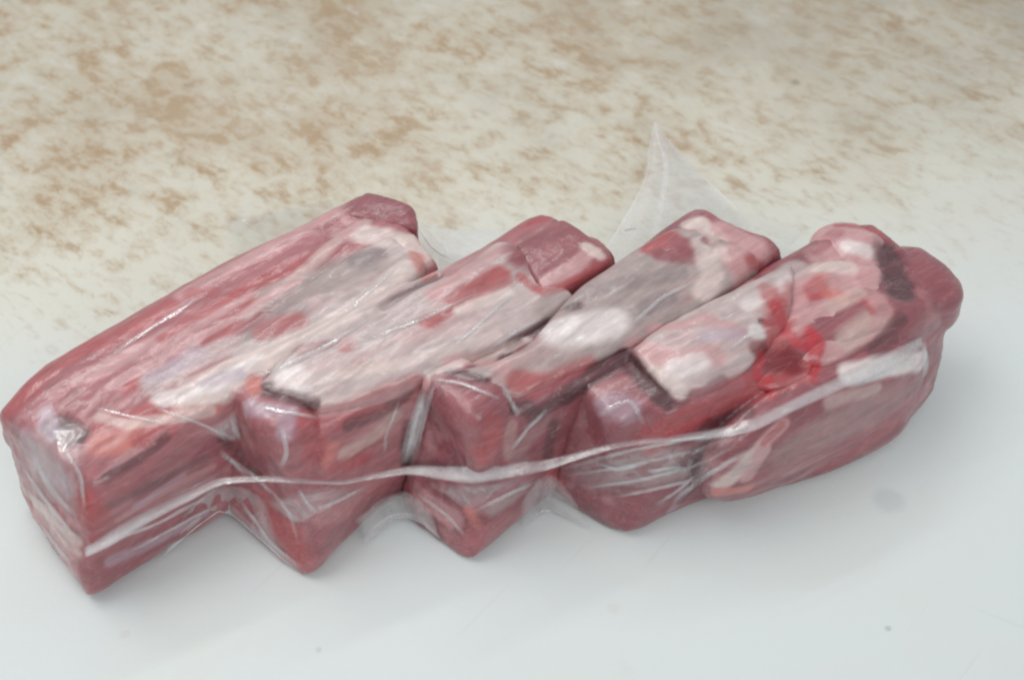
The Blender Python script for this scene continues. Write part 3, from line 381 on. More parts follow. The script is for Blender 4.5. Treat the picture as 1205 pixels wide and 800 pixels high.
FILMS = [{'crease': 0.0006,
  'fu': 30,
  'fv': 1.2,
  'haze': [0.08, 0.34, 0.5, 0.2],
  'hu': [0.9, 1.05, 0.9, 0.8, 0.6, 0.5, 0.45, 0.5, 0.6, 0.75, 0.8, 0.65, 0.5, 0.4, 0.35, 0.4, 0.5, 0.5, 0.6, 0.55, 0.65, 0.7],
  'name': 'seam',
  'res': (160, 8),
  'rows': [[[-0.11623, -0.10076, 0.02143], [-0.10895, -0.09781, 0.02509], [-0.09903, -0.08836, 0.02372], [-0.08838, -0.08541, 0.02747], [-0.07951, -0.0839, 0.03073], [-0.06811, -0.08439, 0.03203],
            [-0.05857, -0.08591, 0.03309], [-0.04753, -0.08281, 0.02837], [-0.03819, -0.08108, 0.02924], [-0.02835, -0.07928, 0.03038], [-0.01941, -0.07924, 0.03033], [-0.01117, -0.07931, 0.03041],
            [-0.00059, -0.07874, 0.03118], [0.00999, -0.07832, 0.03213], [0.02054, -0.07682, 0.03433], [0.03105, -0.07567, 0.03656], [0.0464, -0.07352, 0.03697], [0.05829, -0.07129, 0.03766],
            [0.06749, -0.07013, 0.04091], [0.07984, -0.06368, 0.04227], [0.09541, -0.05399, 0.04211], [0.10904, -0.04479, 0.041], [0.12118, -0.03192, 0.03404]],
           [[-0.11589, -0.10273, 0.02135], [-0.10862, -0.10032, 0.02457], [-0.09875, -0.09072, 0.02329], [-0.08813, -0.08741, 0.02732], [-0.07929, -0.08555, 0.03088], [-0.06793, -0.08587, 0.03233],
            [-0.05841, -0.08738, 0.0334], [-0.0474, -0.08412, 0.02883], [-0.03809, -0.08257, 0.02954], [-0.02827, -0.08113, 0.03037], [-0.01936, -0.08162, 0.02986], [-0.01114, -0.08205, 0.02964],
            [-0.00059, -0.08129, 0.03056], [0.00996, -0.08034, 0.03196], [0.02048, -0.07849, 0.03446], [0.03097, -0.07716, 0.03684], [0.04628, -0.07519, 0.03708], [0.05813, -0.07331, 0.03744],
            [0.06731, -0.07248, 0.04037], [0.07963, -0.06604, 0.04168], [0.09517, -0.05654, 0.0413], [0.10877, -0.04752, 0.03995], [0.1209, -0.03416, 0.03345]],
           [[-0.11575, -0.10422, 0.02067], [-0.10847, -0.10234, 0.02345], [-0.09862, -0.09258, 0.02227], [-0.08803, -0.08891, 0.02658], [-0.07921, -0.08669, 0.03043], [-0.06786, -0.08683, 0.03203],
            [-0.05835, -0.08834, 0.03311], [-0.04736, -0.08491, 0.02868], [-0.03805, -0.08354, 0.02924], [-0.02824, -0.08246, 0.02976], [-0.01933, -0.08348, 0.0288], [-0.01113, -0.08427, 0.02828],
            [-0.00059, -0.08333, 0.02934], [0.00995, -0.08184, 0.0312], [0.02046, -0.07963, 0.03399], [0.03094, -0.07813, 0.03652], [0.04623, -0.07633, 0.0366], [0.05807, -0.0748, 0.03664],
            [0.06724, -0.07431, 0.03925], [0.07955, -0.06786, 0.04053], [0.09508, -0.05854, 0.03994], [0.10868, -0.0497, 0.03837], [0.12081, -0.03585, 0.03232]]],
  'soft': (0.01, 0.01, 0.2, 0.2),
  'thick': 0.0003},
 {'crease': 0.0007,
  'fu': 3,
  'fv': 1,
  'haze': [0.24, 0.32, 0.38, 0.5],
  'mottle': 0.2,
  'name': 'corner_flap',
  'res': (30, 40),
  'rimu': 0.35,
  'rows': [[[0.02259, -0.00862, 0.036], [0.04696, 0.00368, 0.03], [0.07356, 0.00911, 0.034]], [[0.03219, 0.02972, 0.016], [0.05201, 0.04362, 0.012], [0.07709, 0.05482, 0.008]],
           [[0.04577, 0.0705, 0.007], [0.05571, 0.07504, 0.009], [0.06845, 0.0743, 0.005]], [[0.04993, 0.09549, 0.006], [0.05284, 0.09422, 0.007], [0.05746, 0.09654, 0.004]],
           [[0.05187, 0.10667, 0.005], [0.05236, 0.10717, 0.005], [0.05277, 0.10617, 0.005]]]},
 {'crease': 0.0014,
  'fu': 5,
  'fv': 3,
  'haze': [0.25, 0.6, 0.35],
  'name': 'film_web',
  'res': (40, 24),
  'rows': [[[-0.03571, 0.04885, 0.012], [-0.02937, 0.04591, 0.01], [-0.01797, 0.04586, 0.007], [-0.00072, 0.04559, 0.008], [0.01071, 0.04535, 0.012]],
           [[-0.02978, 0.01764, 0.03], [-0.0248, 0.02257, 0.022], [-0.01596, 0.02639, 0.016], [-0.00479, 0.02134, 0.022], [0.00336, 0.01562, 0.03]],
           [[-0.02486, -0.00975, 0.044], [-0.01997, -0.00813, 0.038], [-0.01484, -0.00862, 0.036], [-0.01035, -0.01021, 0.042], [-0.0032, -0.00785, 0.044]]]},
 {'crease': 0.0008,
  'haze': [0.04, 0.1, 0.1],
  'name': 'film_web',
  'res': (30, 18),
  'rows': [[[-0.09983, 0.05688, 0.002], [-0.08318, 0.06046, 0.002], [-0.0608, 0.06864, 0.002]], [[-0.09567, 0.04052, 0.006], [-0.07782, 0.04331, 0.01], [-0.0556, 0.04171, 0.02]],
           [[-0.08665, 0.00368, 0.03], [-0.0669, 0.00209, 0.042], [-0.05029, 0.014, 0.042]]],
  'soft': (0.15, 0.1, 0, 0.0)},
 {'haze': [0.25, 0.2, 0.05],
  'name': 'film_web',
  'res': (20, 10),
  'rows': [[[0.07005, 0.03214, 0.022], [0.07907, 0.02734, 0.024], [0.08757, 0.01159, 0.03]], [[0.07194, 0.05571, 0.008], [0.08601, 0.05128, 0.008], [0.09783, 0.03676, 0.015]]],
  'soft': (0, 0, 0, 0.6)},
 {'crease': 0.0012,
  'fu': 6,
  'haze': [0.1, 0.22, 0.45],
  'lay': 6,
  'name': 'film_web',
  'res': (40, 14),
  'rim': 0.6,
  'rows': [[[-0.0451, -0.08335, 0.01123], [-0.03678, -0.07793, 0.01483], [-0.02958, -0.07635, 0.01556], [-0.02281, -0.08022, 0.01194]],
           [[-0.04328, -0.08315, 0.006], [-0.03574, -0.07699, 0.008], [-0.02747, -0.07637, 0.008], [-0.02126, -0.08161, 0.006]],
           [[-0.04258, -0.08382, 0.001], [-0.03471, -0.07508, 0.001], [-0.02705, -0.07508, 0.001], [-0.02018, -0.08196, 0.001]]],
  'soft': (0.12, 0.12, 0.15, 0)},
 {'crease': 0.0008,
  'fu': 6,
  'haze': [0.15, 0.2, 0.3],
  'lay': 6,
  'name': 'film_web',
  'res': (40, 14),
  'rim': 0.6,
  'rows': [[[-0.09231, -0.08516, 0.0161], [-0.08403, -0.07989, 0.0209], [-0.07562, -0.07964, 0.0217], [-0.06831, -0.08339, 0.01955]],
           [[-0.09608, -0.08531, 0.006], [-0.08585, -0.07613, 0.01], [-0.07861, -0.0755, 0.01], [-0.06578, -0.08622, 0.006]],
           [[-0.10195, -0.09144, 0.001], [-0.08683, -0.07317, 0.001], [-0.08089, -0.07317, 0.001], [-0.06074, -0.09354, 0.001]]],
  'soft': (0.12, 0.12, 0.15, 0)},
 {'crease': 0.0008,
  'fu': 5,
  'haze': [0.15, 0.2, 0.3],
  'lay': 6,
  'name': 'film_web',
  'res': (30, 14),
  'rim': 0.6,
  'rows': [[[0.00229, -0.07918, 0.01445], [0.00789, -0.0718, 0.0169], [0.01281, -0.06997, 0.01475], [0.01777, -0.07285, 0.00871]],
           [[0.00233, -0.0775, 0.004], [0.00826, -0.07155, 0.006], [0.0122, -0.07155, 0.006], [0.02145, -0.0775, 0.004]],
           [[0.00234, -0.0776, 0.001], [0.00881, -0.0719, 0.001], [0.01229, -0.0719, 0.001], [0.02396, -0.07885, 0.001]]],
  'soft': (0.12, 0.12, 0.15, 0)},
 {'crease': 0.0012,
  'fu': 9,
  'fv': 5,
  'haze': [0.14, 0.1, 0.08, 0.06],
  'lay': 25,
  'name': 'film_fold',
  'res': (70, 24),
  'rows': [[[0.01277, -0.06895, 0.01804], [0.03228, -0.07615, 0.03499], [0.05158, -0.07159, 0.03269], [0.06503, -0.0732, 0.03907]],
           [[0.01593, -0.07148, 0.01578], [0.03252, -0.07811, 0.02794], [0.05072, -0.07359, 0.02634], [0.06121, -0.07836, 0.03713]],
           [[0.02133, -0.07463, 0.01086], [0.03412, -0.07936, 0.01842], [0.04901, -0.07429, 0.0161], [0.05811, -0.07955, 0.03141]]],
  'soft': (0.3, 0.3, 0.3, 0.3)},
 {'crease': 0.0008,
  'fu': 3,
  'fv': 1,
  'haze': [0.4, 0.35, 0.35],
  'lay': 25,
  'name': 'film_fold',
  'res': (12, 24),
  'rows': [[[-0.02564, -0.0689, 0.04986], [-0.02379, -0.06782, 0.05075], [-0.02088, -0.07066, 0.05173]], [[-0.02941, -0.07011, 0.0367], [-0.02659, -0.06994, 0.03651], [-0.02424, -0.07014, 0.03603]],
           [[-0.03294, -0.07112, 0.02129], [-0.02993, -0.07269, 0.02238], [-0.02646, -0.07354, 0.02409]]],
  'soft': (0.3, 0.3, 0.3, 0.3)},
 {'crease': 0.0006,
  'haze': [0.35, 0.3, 0.3],
  'lay': 25,
  'name': 'film_fold',
  'res': (16, 16),
  'rows': [[[-0.08426, -0.07829, 0.04298], [-0.07907, -0.07423, 0.04402], [-0.07572, -0.07234, 0.04676]], [[-0.08193, -0.07758, 0.04011], [-0.07799, -0.0756, 0.03999], [-0.0754, -0.07344, 0.04038]],
           [[-0.07983, -0.07586, 0.03607], [-0.07702, -0.07489, 0.03498], [-0.0751, -0.07439, 0.0337]]],
  'soft': (0.3, 0.3, 0.3, 0.3)},
 {'crease': 0.0008,
  'fu': 4,
  'fv': 3,
  'haze': [0.1, 0.12, 0.08],
  'lay': 70,
  'name': 'film_fold',
  'res': (24, 24),
  'rows': [[[-0.13643, -0.0769, 0.04248], [-0.1244, -0.07787, 0.04868], [-0.11257, -0.08017, 0.04849]], [[-0.13371, -0.08119, 0.03329], [-0.12213, -0.09039, 0.04565], [-0.11312, -0.09584, 0.04511]],
           [[-0.13002, -0.08632, 0.02309], [-0.12075, -0.09621, 0.03147], [-0.11594, -0.10044, 0.03235]]],
  'soft': (0.3, 0.3, 0.3, 0.3)},
 {'crease': 0.0014,
  'fu': 5,
  'haze': [0.12, 0.2, 0.18],
  'lay': 25,
  'name': 'film_fold',
  'res': (30, 14),
  'rows': [[[-0.07493, -0.07892, 0.01788], [-0.06402, -0.08551, 0.02504], [-0.05512, -0.08755, 0.03109], [-0.04342, -0.07965, 0.02246]],
           [[-0.06708, -0.08529, 0.01813], [-0.06022, -0.08988, 0.02374], [-0.05408, -0.08985, 0.02735], [-0.04568, -0.0821, 0.02169]],
           [[-0.05939, -0.09013, 0.01961], [-0.05751, -0.09081, 0.01896], [-0.05402, -0.09022, 0.02194], [-0.05004, -0.08747, 0.02153]]],
  'soft': (0.3, 0.3, 0.3, 0.3)},
 {'crease': 0.0012,
  'fu': 5,
  'haze': [0.2, 0.2, 0.12],
  'lay': 25,
  'name': 'film_fold',
  'res': (30, 14),
  'rows': [[[-0.02716, -0.07478, 0.01743], [-0.01717, -0.08078, 0.02452], [-0.00763, -0.08293, 0.0278], [0.00529, -0.08149, 0.02898]],
           [[-0.01974, -0.0796, 0.01869], [-0.01362, -0.08348, 0.0215], [-0.00767, -0.08392, 0.02387], [0.00179, -0.07883, 0.02222]],
           [[-0.01295, -0.08464, 0.01808], [-0.012, -0.08511, 0.01791], [-0.0096, -0.08517, 0.01947], [-0.00296, -0.08303, 0.0228]]],
  'soft': (0.3, 0.3, 0.3, 0.3)},
 {'crease': 0.0003,
  'fu': 6,
  'haze': [0.1, 1.0, 0.1],  # white haze paints a highlight on the back film
  'name': 'film_crease_or_glint',
  'res': (30, 6),
  'rows': [[[-0.02956, 0.01649, 0.03306], [-0.02644, 0.01039, 0.03206], [-0.02297, 0.00785, 0.03006], [-0.01868, 0.0054, 0.02906]],
           [[-0.02956, 0.01534, 0.0354], [-0.02644, 0.00924, 0.0344], [-0.02297, 0.0067, 0.0324], [-0.01868, 0.00425, 0.0314]],
           [[-0.02956, 0.01539, 0.03494], [-0.02644, 0.00929, 0.03394], [-0.02297, 0.00675, 0.03194], [-0.01868, 0.0043, 0.03094]]],
  'soft': (0.2, 0.2, 0.3, 0.3)},
 {'crease': 0.0003,
  'fu': 6,
  'haze': [0.1, 1.0, 0.1],  # bright ribbon, a glint painted along the web edge
  'name': 'film_crease_or_glint',
  'res': (30, 6),
  'rows': [[[-0.0432, -0.08405, 0.00106], [-0.03863, -0.07771, 0.00206], [-0.03461, -0.07457, 0.00206], [-0.0297, -0.07425, 0.00206], [-0.02515, -0.0774, 0.00206], [-0.02013, -0.0822, 0.00106]],
           [[-0.0432, -0.0852, 0.0034], [-0.03863, -0.07886, 0.0044], [-0.03461, -0.07572, 0.0044], [-0.0297, -0.0754, 0.0044], [-0.02515, -0.07855, 0.0044], [-0.02013, -0.08335, 0.0034]],
           [[-0.0432, -0.08515, 0.00294], [-0.03863, -0.07881, 0.00394], [-0.03461, -0.07567, 0.00394], [-0.0297, -0.07535, 0.00394], [-0.02515, -0.0785, 0.00394], [-0.02013, -0.0833, 0.00294]]],
  'soft': (0.2, 0.2, 0.3, 0.3)},
 {'crease': 0.0003,
  'fu': 6,
  'haze': [0.1, 1.0, 0.1],  # tiny ribbon painted as a sparkle
  'name': 'film_crease_or_glint',
  'res': (30, 6),
  'rows': [[[0.03647, 0.03022, 0.01929], [0.03834, 0.02992, 0.02029], [0.04069, 0.03147, 0.01929]], [[0.03647, 0.02921, 0.0214], [0.03834, 0.02891, 0.0224], [0.04069, 0.03046, 0.0214]],
           [[0.03647, 0.0294, 0.02071], [0.03834, 0.0291, 0.02171], [0.04069, 0.03065, 0.02071]]],
  'soft': (0.2, 0.2, 0.3, 0.3)},
 {'crease': 0.0003,
  'fu': 6,
  'haze': [0.1, 1.0, 0.1],
  'name': 'film_crease_or_glint',  # short white ribbon standing in for a glint
  'res': (30, 6),
  'rows': [[[0.00779, -0.0728, 0.00106], [0.00951, -0.07267, 0.00206], [0.01175, -0.0728, 0.00106]], [[0.00779, -0.07395, 0.0034], [0.00951, -0.07382, 0.0044], [0.01175, -0.07395, 0.0034]],
           [[0.00779, -0.0739, 0.00294], [0.00951, -0.07377, 0.00394], [0.01175, -0.0739, 0.00294]]],
  'soft': (0.2, 0.2, 0.3, 0.3)},
 {'crease': 0.0003,
  'fu': 6,
  'haze': [0.1, 0.6, 0.1],
  'name': 'film_crease_or_glint',
  'res': (30, 6),
  'rows': [[[0.04565, 0.06971, 0.00729], [0.04835, 0.08613, 0.00729], [0.05167, 0.10479, 0.00529]], [[0.04565, 0.0687, 0.0094], [0.04835, 0.08512, 0.0094], [0.05167, 0.10378, 0.0074]],
           [[0.04565, 0.06889, 0.00871], [0.04835, 0.08531, 0.00871], [0.05167, 0.10397, 0.00671]]],
  'soft': (0.2, 0.2, 0.3, 0.3)},
 {'crease': 0.0003,
  'fu': 6,
  'haze': [0.1, 0.5, 0.1],
  'name': 'film_crease_or_glint',
  'res': (30, 6),
  'rows': [[[-0.09774, -0.08573, 0.00129], [-0.09009, -0.07817, 0.00229], [-0.08324, -0.07185, 0.00229], [-0.07382, -0.08128, 0.00229], [-0.0619, -0.09269, 0.00129]],
           [[-0.09774, -0.08674, 0.0034], [-0.09009, -0.07918, 0.0044], [-0.08324, -0.07286, 0.0044], [-0.07382, -0.08229, 0.0044], [-0.0619, -0.0937, 0.0034]],
           [[-0.09774, -0.08655, 0.00271], [-0.09009, -0.07899, 0.00371], [-0.08324, -0.07267, 0.00371], [-0.07382, -0.0821, 0.00371], [-0.0619, -0.09351, 0.00271]]],
  'soft': (0.2, 0.2, 0.3, 0.3)},
 {'crease': 0.0004,
  'fu': 6,
  'haze': [0.06, 0.4, 0.06],
  'lay': 2,
  'name': 'film_crease_or_glint',
  'off': 0.0005,
  'res': (16, 6),
  'rows': [[[-0.13687, -0.07689, 0.03075], [-0.1342, -0.0799, 0.02896], [-0.13024, -0.08595, 0.0308], [-0.12777, -0.08855, 0.02862], [-0.12483, -0.09195, 0.02762], [-0.12179, -0.09533, 0.02668],
            [-0.1189, -0.09837, 0.02536], [-0.1166, -0.09997, 0.02224]],
           [[-0.13782, -0.07633, 0.02948], [-0.13543, -0.07871, 0.02696], [-0.13118, -0.08537, 0.0295], [-0.12856, -0.08833, 0.02773], [-0.12531, -0.09241, 0.0275], [-0.12225, -0.09584, 0.02663],
            [-0.11946, -0.09863, 0.025], [-0.11709, -0.10043, 0.02212]],
           [[-0.14036, -0.0722, 0.02411], [-0.13668, -0.07748, 0.02489], [-0.13365, -0.08129, 0.02403], [-0.13083, -0.08467, 0.0227], [-0.12774, -0.08828, 0.02177], [-0.12324, -0.09507, 0.02499],
            [-0.12049, -0.09776, 0.02322], [-0.11805, -0.09971, 0.02051]]],
  'soft': (0.25, 0.25, 0.3, 0.3)},
 {'crease': 0.0004,
  'fu': 6,
  'haze': [0.06, 0.36, 0.06],
  'lay': 2,
  'name': 'film_crease_or_glint',
  'off': 0.0005,
  'res': (12, 6),
  'rows': [[[-0.13278, -0.0843, 0.01235], [-0.12992, -0.08775, 0.0118], [-0.12569, -0.09442, 0.01537], [-0.12288, -0.09783, 0.01491], [-0.12049, -0.10025, 0.01318]],
           [[-0.13343, -0.08444, 0.01185], [-0.13078, -0.08739, 0.01066], [-0.12752, -0.09176, 0.01131], [-0.12382, -0.09723, 0.01344], [-0.12109, -0.10046, 0.01276]],
           [[-0.13507, -0.08234, 0.00857], [-0.1322, -0.08576, 0.00792], [-0.12889, -0.09021, 0.00864], [-0.12522, -0.09558, 0.01063], [-0.12233, -0.09915, 0.01036]]],
  'soft': (0.25, 0.25, 0.3, 0.3)},
 {'crease': 0.0004,
  'fu': 6,
  'haze': [0.06, 0.32, 0.06],
  'lay': 2,
  'name': 'film_crease_or_glint',
  'off': 0.0005,
  'res': (14, 6),
  'rows': [[[-0.13047, -0.08135, 0.03946], [-0.12801, -0.08515, 0.03877], [-0.12586, -0.08822, 0.03727], [-0.12385, -0.091, 0.03552], [-0.12116, -0.09372, 0.03454], [-0.11825, -0.09661, 0.0337],
            [-0.11549, -0.09912, 0.03242]],
           [[-0.1314, -0.08138, 0.03881], [-0.12885, -0.08537, 0.03834], [-0.12677, -0.0883, 0.03667], [-0.1249, -0.0907, 0.03441], [-0.12206, -0.09362, 0.03346], [-0.11896, -0.09694, 0.03314],
            [-0.11617, -0.09954, 0.03196]],
           [[-0.13275, -0.08045, 0.03707], [-0.1305, -0.08371, 0.03574], [-0.12822, -0.08709, 0.03457], [-0.12639, -0.08937, 0.03205], [-0.12351, -0.0922, 0.03078], [-0.12028, -0.0958, 0.03077],
            [-0.11749, -0.09838, 0.02955]]],
  'soft': (0.25, 0.25, 0.3, 0.3)},
 {'crease': 0.0004,
  'fu': 6,
  'haze': [0.06, 0.32, 0.06],
  'lay': 2,
  'name': 'film_crease_or_glint',
  'off': 0.0005,
  'res': (12, 6),
  'rows': [[[-0.12109, -0.08356, 0.0453], [-0.11801, -0.0884, 0.0457], [-0.11542, -0.09204, 0.04478], [-0.11354, -0.09519, 0.04264], [-0.11321, -0.09754, 0.03938], [-0.11287, -0.09991, 0.03612]],
           [[-0.12139, -0.08453, 0.04584], [-0.11831, -0.08935, 0.04623], [-0.11572, -0.09299, 0.04533], [-0.11401, -0.09576, 0.04319], [-0.11378, -0.09785, 0.03962], [-0.11338, -0.10041, 0.03659]],
           [[-0.1222, -0.08422, 0.04495], [-0.11914, -0.08897, 0.04525], [-0.11654, -0.09261, 0.04434], [-0.11503, -0.09493, 0.04207], [-0.11479, -0.09705, 0.03853], [-0.11451, -0.09929, 0.03509]]],
  'soft': (0.25, 0.25, 0.3, 0.3)},
 {'crease': 0.0004,
  'fu': 6,
  'haze': [0.06, 0.44, 0.06],
  'lay': 2,
  'name': 'film_crease_or_glint',
  'off': 0.0005,
  'res': (18, 6),
  'rows': [[[-0.11152, -0.10005, 0.02269], [-0.10829, -0.09728, 0.02147], [-0.10509, -0.09428, 0.02], [-0.10182, -0.09133, 0.01862], [-0.09863, -0.08841, 0.01763], [-0.09533, -0.08564, 0.01742],
            [-0.09191, -0.08309, 0.01751], [-0.08847, -0.08054, 0.01763], [-0.08499, -0.07802, 0.01779]],
           [[-0.11124, -0.10063, 0.02238], [-0.10805, -0.09776, 0.02103], [-0.10483, -0.09482, 0.01962], [-0.10153, -0.09192, 0.0183], [-0.09826, -0.08895, 0.0173], [-0.09493, -0.08624, 0.01717],
            [-0.09152, -0.0837, 0.01727], [-0.08807, -0.08117, 0.0174], [-0.08462, -0.07856, 0.01745]],
           [[-0.11146, -0.09989, 0.02039], [-0.10827, -0.09697, 0.01898], [-0.10497, -0.0942, 0.0178], [-0.10168, -0.09124, 0.01639], [-0.09829, -0.08828, 0.01549], [-0.0949, -0.08571, 0.01553],
            [-0.09148, -0.08313, 0.01558], [-0.08804, -0.08052, 0.01562], [-0.08459, -0.07786, 0.01563]]],
  'soft': (0.25, 0.25, 0.3, 0.3)},
 {'crease': 0.0004,
  'fu': 6,
  'haze': [0.06, 0.32, 0.06],
  'lay': 2,
  'name': 'film_crease_or_glint',
  'off': 0.0005,
  'res': (18, 6),
  'rows': [[[-0.10672, -0.0961, 0.02781], [-0.10393, -0.09356, 0.02705], [-0.10108, -0.09108, 0.02638], [-0.09828, -0.08836, 0.02544], [-0.09538, -0.08583, 0.02475], [-0.0925, -0.08311, 0.02389],
            [-0.08951, -0.08063, 0.02333], [-0.08642, -0.0784, 0.02309], [-0.08333, -0.07605, 0.02273]],
           [[-0.1065, -0.09642, 0.02738], [-0.10374, -0.09379, 0.0265], [-0.10087, -0.09138, 0.02592], [-0.09802, -0.0888, 0.02514], [-0.09516, -0.08613, 0.02428], [-0.09226, -0.08348, 0.02349],
            [-0.08923, -0.08111, 0.02307], [-0.08614, -0.0789, 0.02284], [-0.08302, -0.07667, 0.02261]],
           [[-0.10674, -0.09547, 0.02537], [-0.10389, -0.09306, 0.02477], [-0.10104, -0.09055, 0.02407], [-0.09819, -0.08791, 0.02323], [-0.0953, -0.08529, 0.02244], [-0.09233, -0.08281, 0.02185],
            [-0.08928, -0.08047, 0.02146], [-0.08619, -0.07822, 0.02119], [-0.08303, -0.07609, 0.02109]]],
  'soft': (0.25, 0.25, 0.3, 0.3)},
 {'crease': 0.0004,
  'fu': 6,
  'haze': [0.06, 0.32, 0.06],
  'lay': 2,
  'name': 'film_crease_or_glint',
  'off': 0.0005,
  'res': (18, 6),
  'rows': [[[-0.10667, -0.09622, 0.01383], [-0.10384, -0.09368, 0.01346], [-0.10093, -0.09126, 0.01326], [-0.09798, -0.08889, 0.01316], [-0.09501, -0.08652, 0.01307], [-0.09201, -0.0841, 0.01295],
            [-0.08897, -0.08169, 0.01279], [-0.08596, -0.0791, 0.01241], [-0.08288, -0.07662, 0.0122]],
           [[-0.10631, -0.09681, 0.01375], [-0.10345, -0.09435, 0.01348], [-0.10053, -0.09199, 0.01335], [-0.09759, -0.0896, 0.01322], [-0.09465, -0.08713, 0.013], [-0.09165, -0.08473, 0.01289],
            [-0.08863, -0.08228, 0.01267], [-0.08563, -0.07966, 0.01226], [-0.08256, -0.07714, 0.01199]],
           [[-0.10639, -0.09618, 0.0121], [-0.10351, -0.09375, 0.01187], [-0.10056, -0.09142, 0.01179], [-0.09763, -0.08896, 0.01158], [-0.09471, -0.0864, 0.01125], [-0.09174, -0.08388, 0.01101],
            [-0.08871, -0.08141, 0.01075], [-0.08566, -0.07892, 0.01051], [-0.08254, -0.07654, 0.01042]]],
  'soft': (0.25, 0.25, 0.3, 0.3)},
 {'crease': 0.0004,
  'fu': 6,
  'haze': [0.06, 0.28, 0.06],
  'lay': 2,
  'name': 'film_crease_or_glint',
  'off': 0.0005,
  'res': (18, 6),
  'rows': [[[-0.07973, -0.07395, 0.02943], [-0.07677, -0.0738, 0.02555], [-0.07306, -0.07672, 0.0252], [-0.06967, -0.07932, 0.02391], [-0.06655, -0.08208, 0.02261], [-0.06326, -0.08579, 0.02247],
            [-0.06082, -0.08808, 0.01957], [-0.05976, -0.09021, 0.01589], [-0.05873, -0.0922, 0.01199]],
           [[-0.07997, -0.07503, 0.02979], [-0.07712, -0.07448, 0.02544], [-0.07346, -0.0772, 0.02486], [-0.07015, -0.07978, 0.02368], [-0.06701, -0.08265, 0.02252], [-0.06372, -0.08632, 0.02233],
            [-0.06143, -0.08858, 0.01987], [-0.06034, -0.09086, 0.01637], [-0.05935, -0.09266, 0.01224]],
           [[-0.08055, -0.07478, 0.02863], [-0.07779, -0.07389, 0.02387], [-0.07415, -0.07644, 0.02308], [-0.07091, -0.07902, 0.022], [-0.06775, -0.08191, 0.02084], [-0.06446, -0.08555, 0.02061],
            [-0.06229, -0.08782, 0.01862], [-0.0612, -0.09015, 0.01516], [-0.0602, -0.09197, 0.01104]]],
  'soft': (0.25, 0.25, 0.3, 0.3)},
 {'crease': 0.0004,
  'fu': 6,
  'haze': [0.06, 0.4, 0.06],
  'lay': 2,
  'name': 'film_crease_or_glint',
  'off': 0.0005,
  'res': (16, 6),
  'rows': [[[-0.07733, -0.07713, 0.01452], [-0.07489, -0.07996, 0.01304], [-0.07244, -0.08285, 0.01164], [-0.0701, -0.08534, 0.00975], [-0.06778, -0.08778, 0.00784], [-0.06492, -0.09008, 0.00684],
            [-0.06174, -0.09255, 0.00613], [-0.0586, -0.09491, 0.00527]],
           [[-0.07787, -0.07759, 0.01441], [-0.07542, -0.0805, 0.01302], [-0.07301, -0.08325, 0.01146], [-0.07065, -0.08579, 0.00965], [-0.06837, -0.08801, 0.00743], [-0.06538, -0.09044, 0.0064],
            [-0.06217, -0.09304, 0.00584], [-0.05901, -0.09551, 0.00515]],
           [[-0.07873, -0.07683, 0.01283], [-0.07631, -0.07954, 0.01118], [-0.07386, -0.08244, 0.00979], [-0.07156, -0.08471, 0.00762], [-0.06939, -0.08638, 0.00467], [-0.06611, -0.08955, 0.00434],
            [-0.06288, -0.09223, 0.00388], [-0.0597, -0.0947, 0.00318]]],
  'soft': (0.25, 0.25, 0.3, 0.3)},
 {'crease': 0.0004,
  'fu': 6,
  'haze': [0.06, 0.4, 0.06],
  'lay': 2,
  'name': 'film_crease_or_glint',
  'off': 0.0005,
  'res': (12, 6),
  'rows': [[[-0.08077, -0.07459, 0.03216], [-0.0789, -0.07301, 0.02676], [-0.07626, -0.07446, 0.02479], [-0.07341, -0.07675, 0.0238]],
           [[-0.08122, -0.07578, 0.03244], [-0.07937, -0.07417, 0.027], [-0.07689, -0.07498, 0.02431], [-0.07404, -0.07724, 0.02329]],
           [[-0.082, -0.07566, 0.03123], [-0.08018, -0.07398, 0.02569], [-0.07782, -0.07427, 0.02238], [-0.075, -0.0764, 0.02119]]],
  'soft': (0.25, 0.25, 0.3, 0.3)},
 {'crease': 0.0004,
  'fu': 6,
  'haze': [0.06, 0.36, 0.06],
  'lay': 2,
  'name': 'film_crease_or_glint',
  'off': 0.0005,
  'res': (12, 6),
  'rows': [[[-0.06963, -0.07365, 0.04917], [-0.06601, -0.07492, 0.04953], [-0.06246, -0.07597, 0.04965], [-0.05893, -0.07689, 0.04975], [-0.05557, -0.07681, 0.04876], [-0.0524, -0.07559, 0.04652]],
           [[-0.06952, -0.07522, 0.04987], [-0.06592, -0.07648, 0.05022], [-0.06235, -0.07764, 0.05047], [-0.05886, -0.07834, 0.05033], [-0.05551, -0.07833, 0.04942], [-0.05237, -0.07701, 0.04706]],
           [[-0.06973, -0.07535, 0.04901], [-0.0661, -0.07675, 0.04952], [-0.06252, -0.07791, 0.04977], [-0.05906, -0.07844, 0.04943], [-0.0557, -0.07842, 0.04851], [-0.05256, -0.07706, 0.04611]]],
  'soft': (0.25, 0.25, 0.3, 0.3)},
 {'crease': 0.0004,
  'fu': 6,
  'haze': [0.06, 0.32, 0.06],
  'lay': 2,
  'name': 'film_crease_or_glint',
  'off': 0.0005,
  'res': (12, 6),
  'rows': [[[-0.06124, -0.08111, 0.0492], [-0.06011, -0.08433, 0.04703], [-0.05996, -0.0861, 0.04238], [-0.062, -0.08603, 0.03661]],
           [[-0.06196, -0.08211, 0.04995], [-0.06085, -0.08522, 0.04767], [-0.06064, -0.08671, 0.04359], [-0.06278, -0.08619, 0.03732]],
           [[-0.06295, -0.0817, 0.04915], [-0.06189, -0.0846, 0.04662], [-0.06162, -0.08583, 0.0431], [-0.06385, -0.0849, 0.03635]]],
  'soft': (0.25, 0.25, 0.3, 0.3)},
 {'crease': 0.0004,
  'fu': 6,
  'haze': [0.06, 0.4, 0.06],
  'lay': 2,
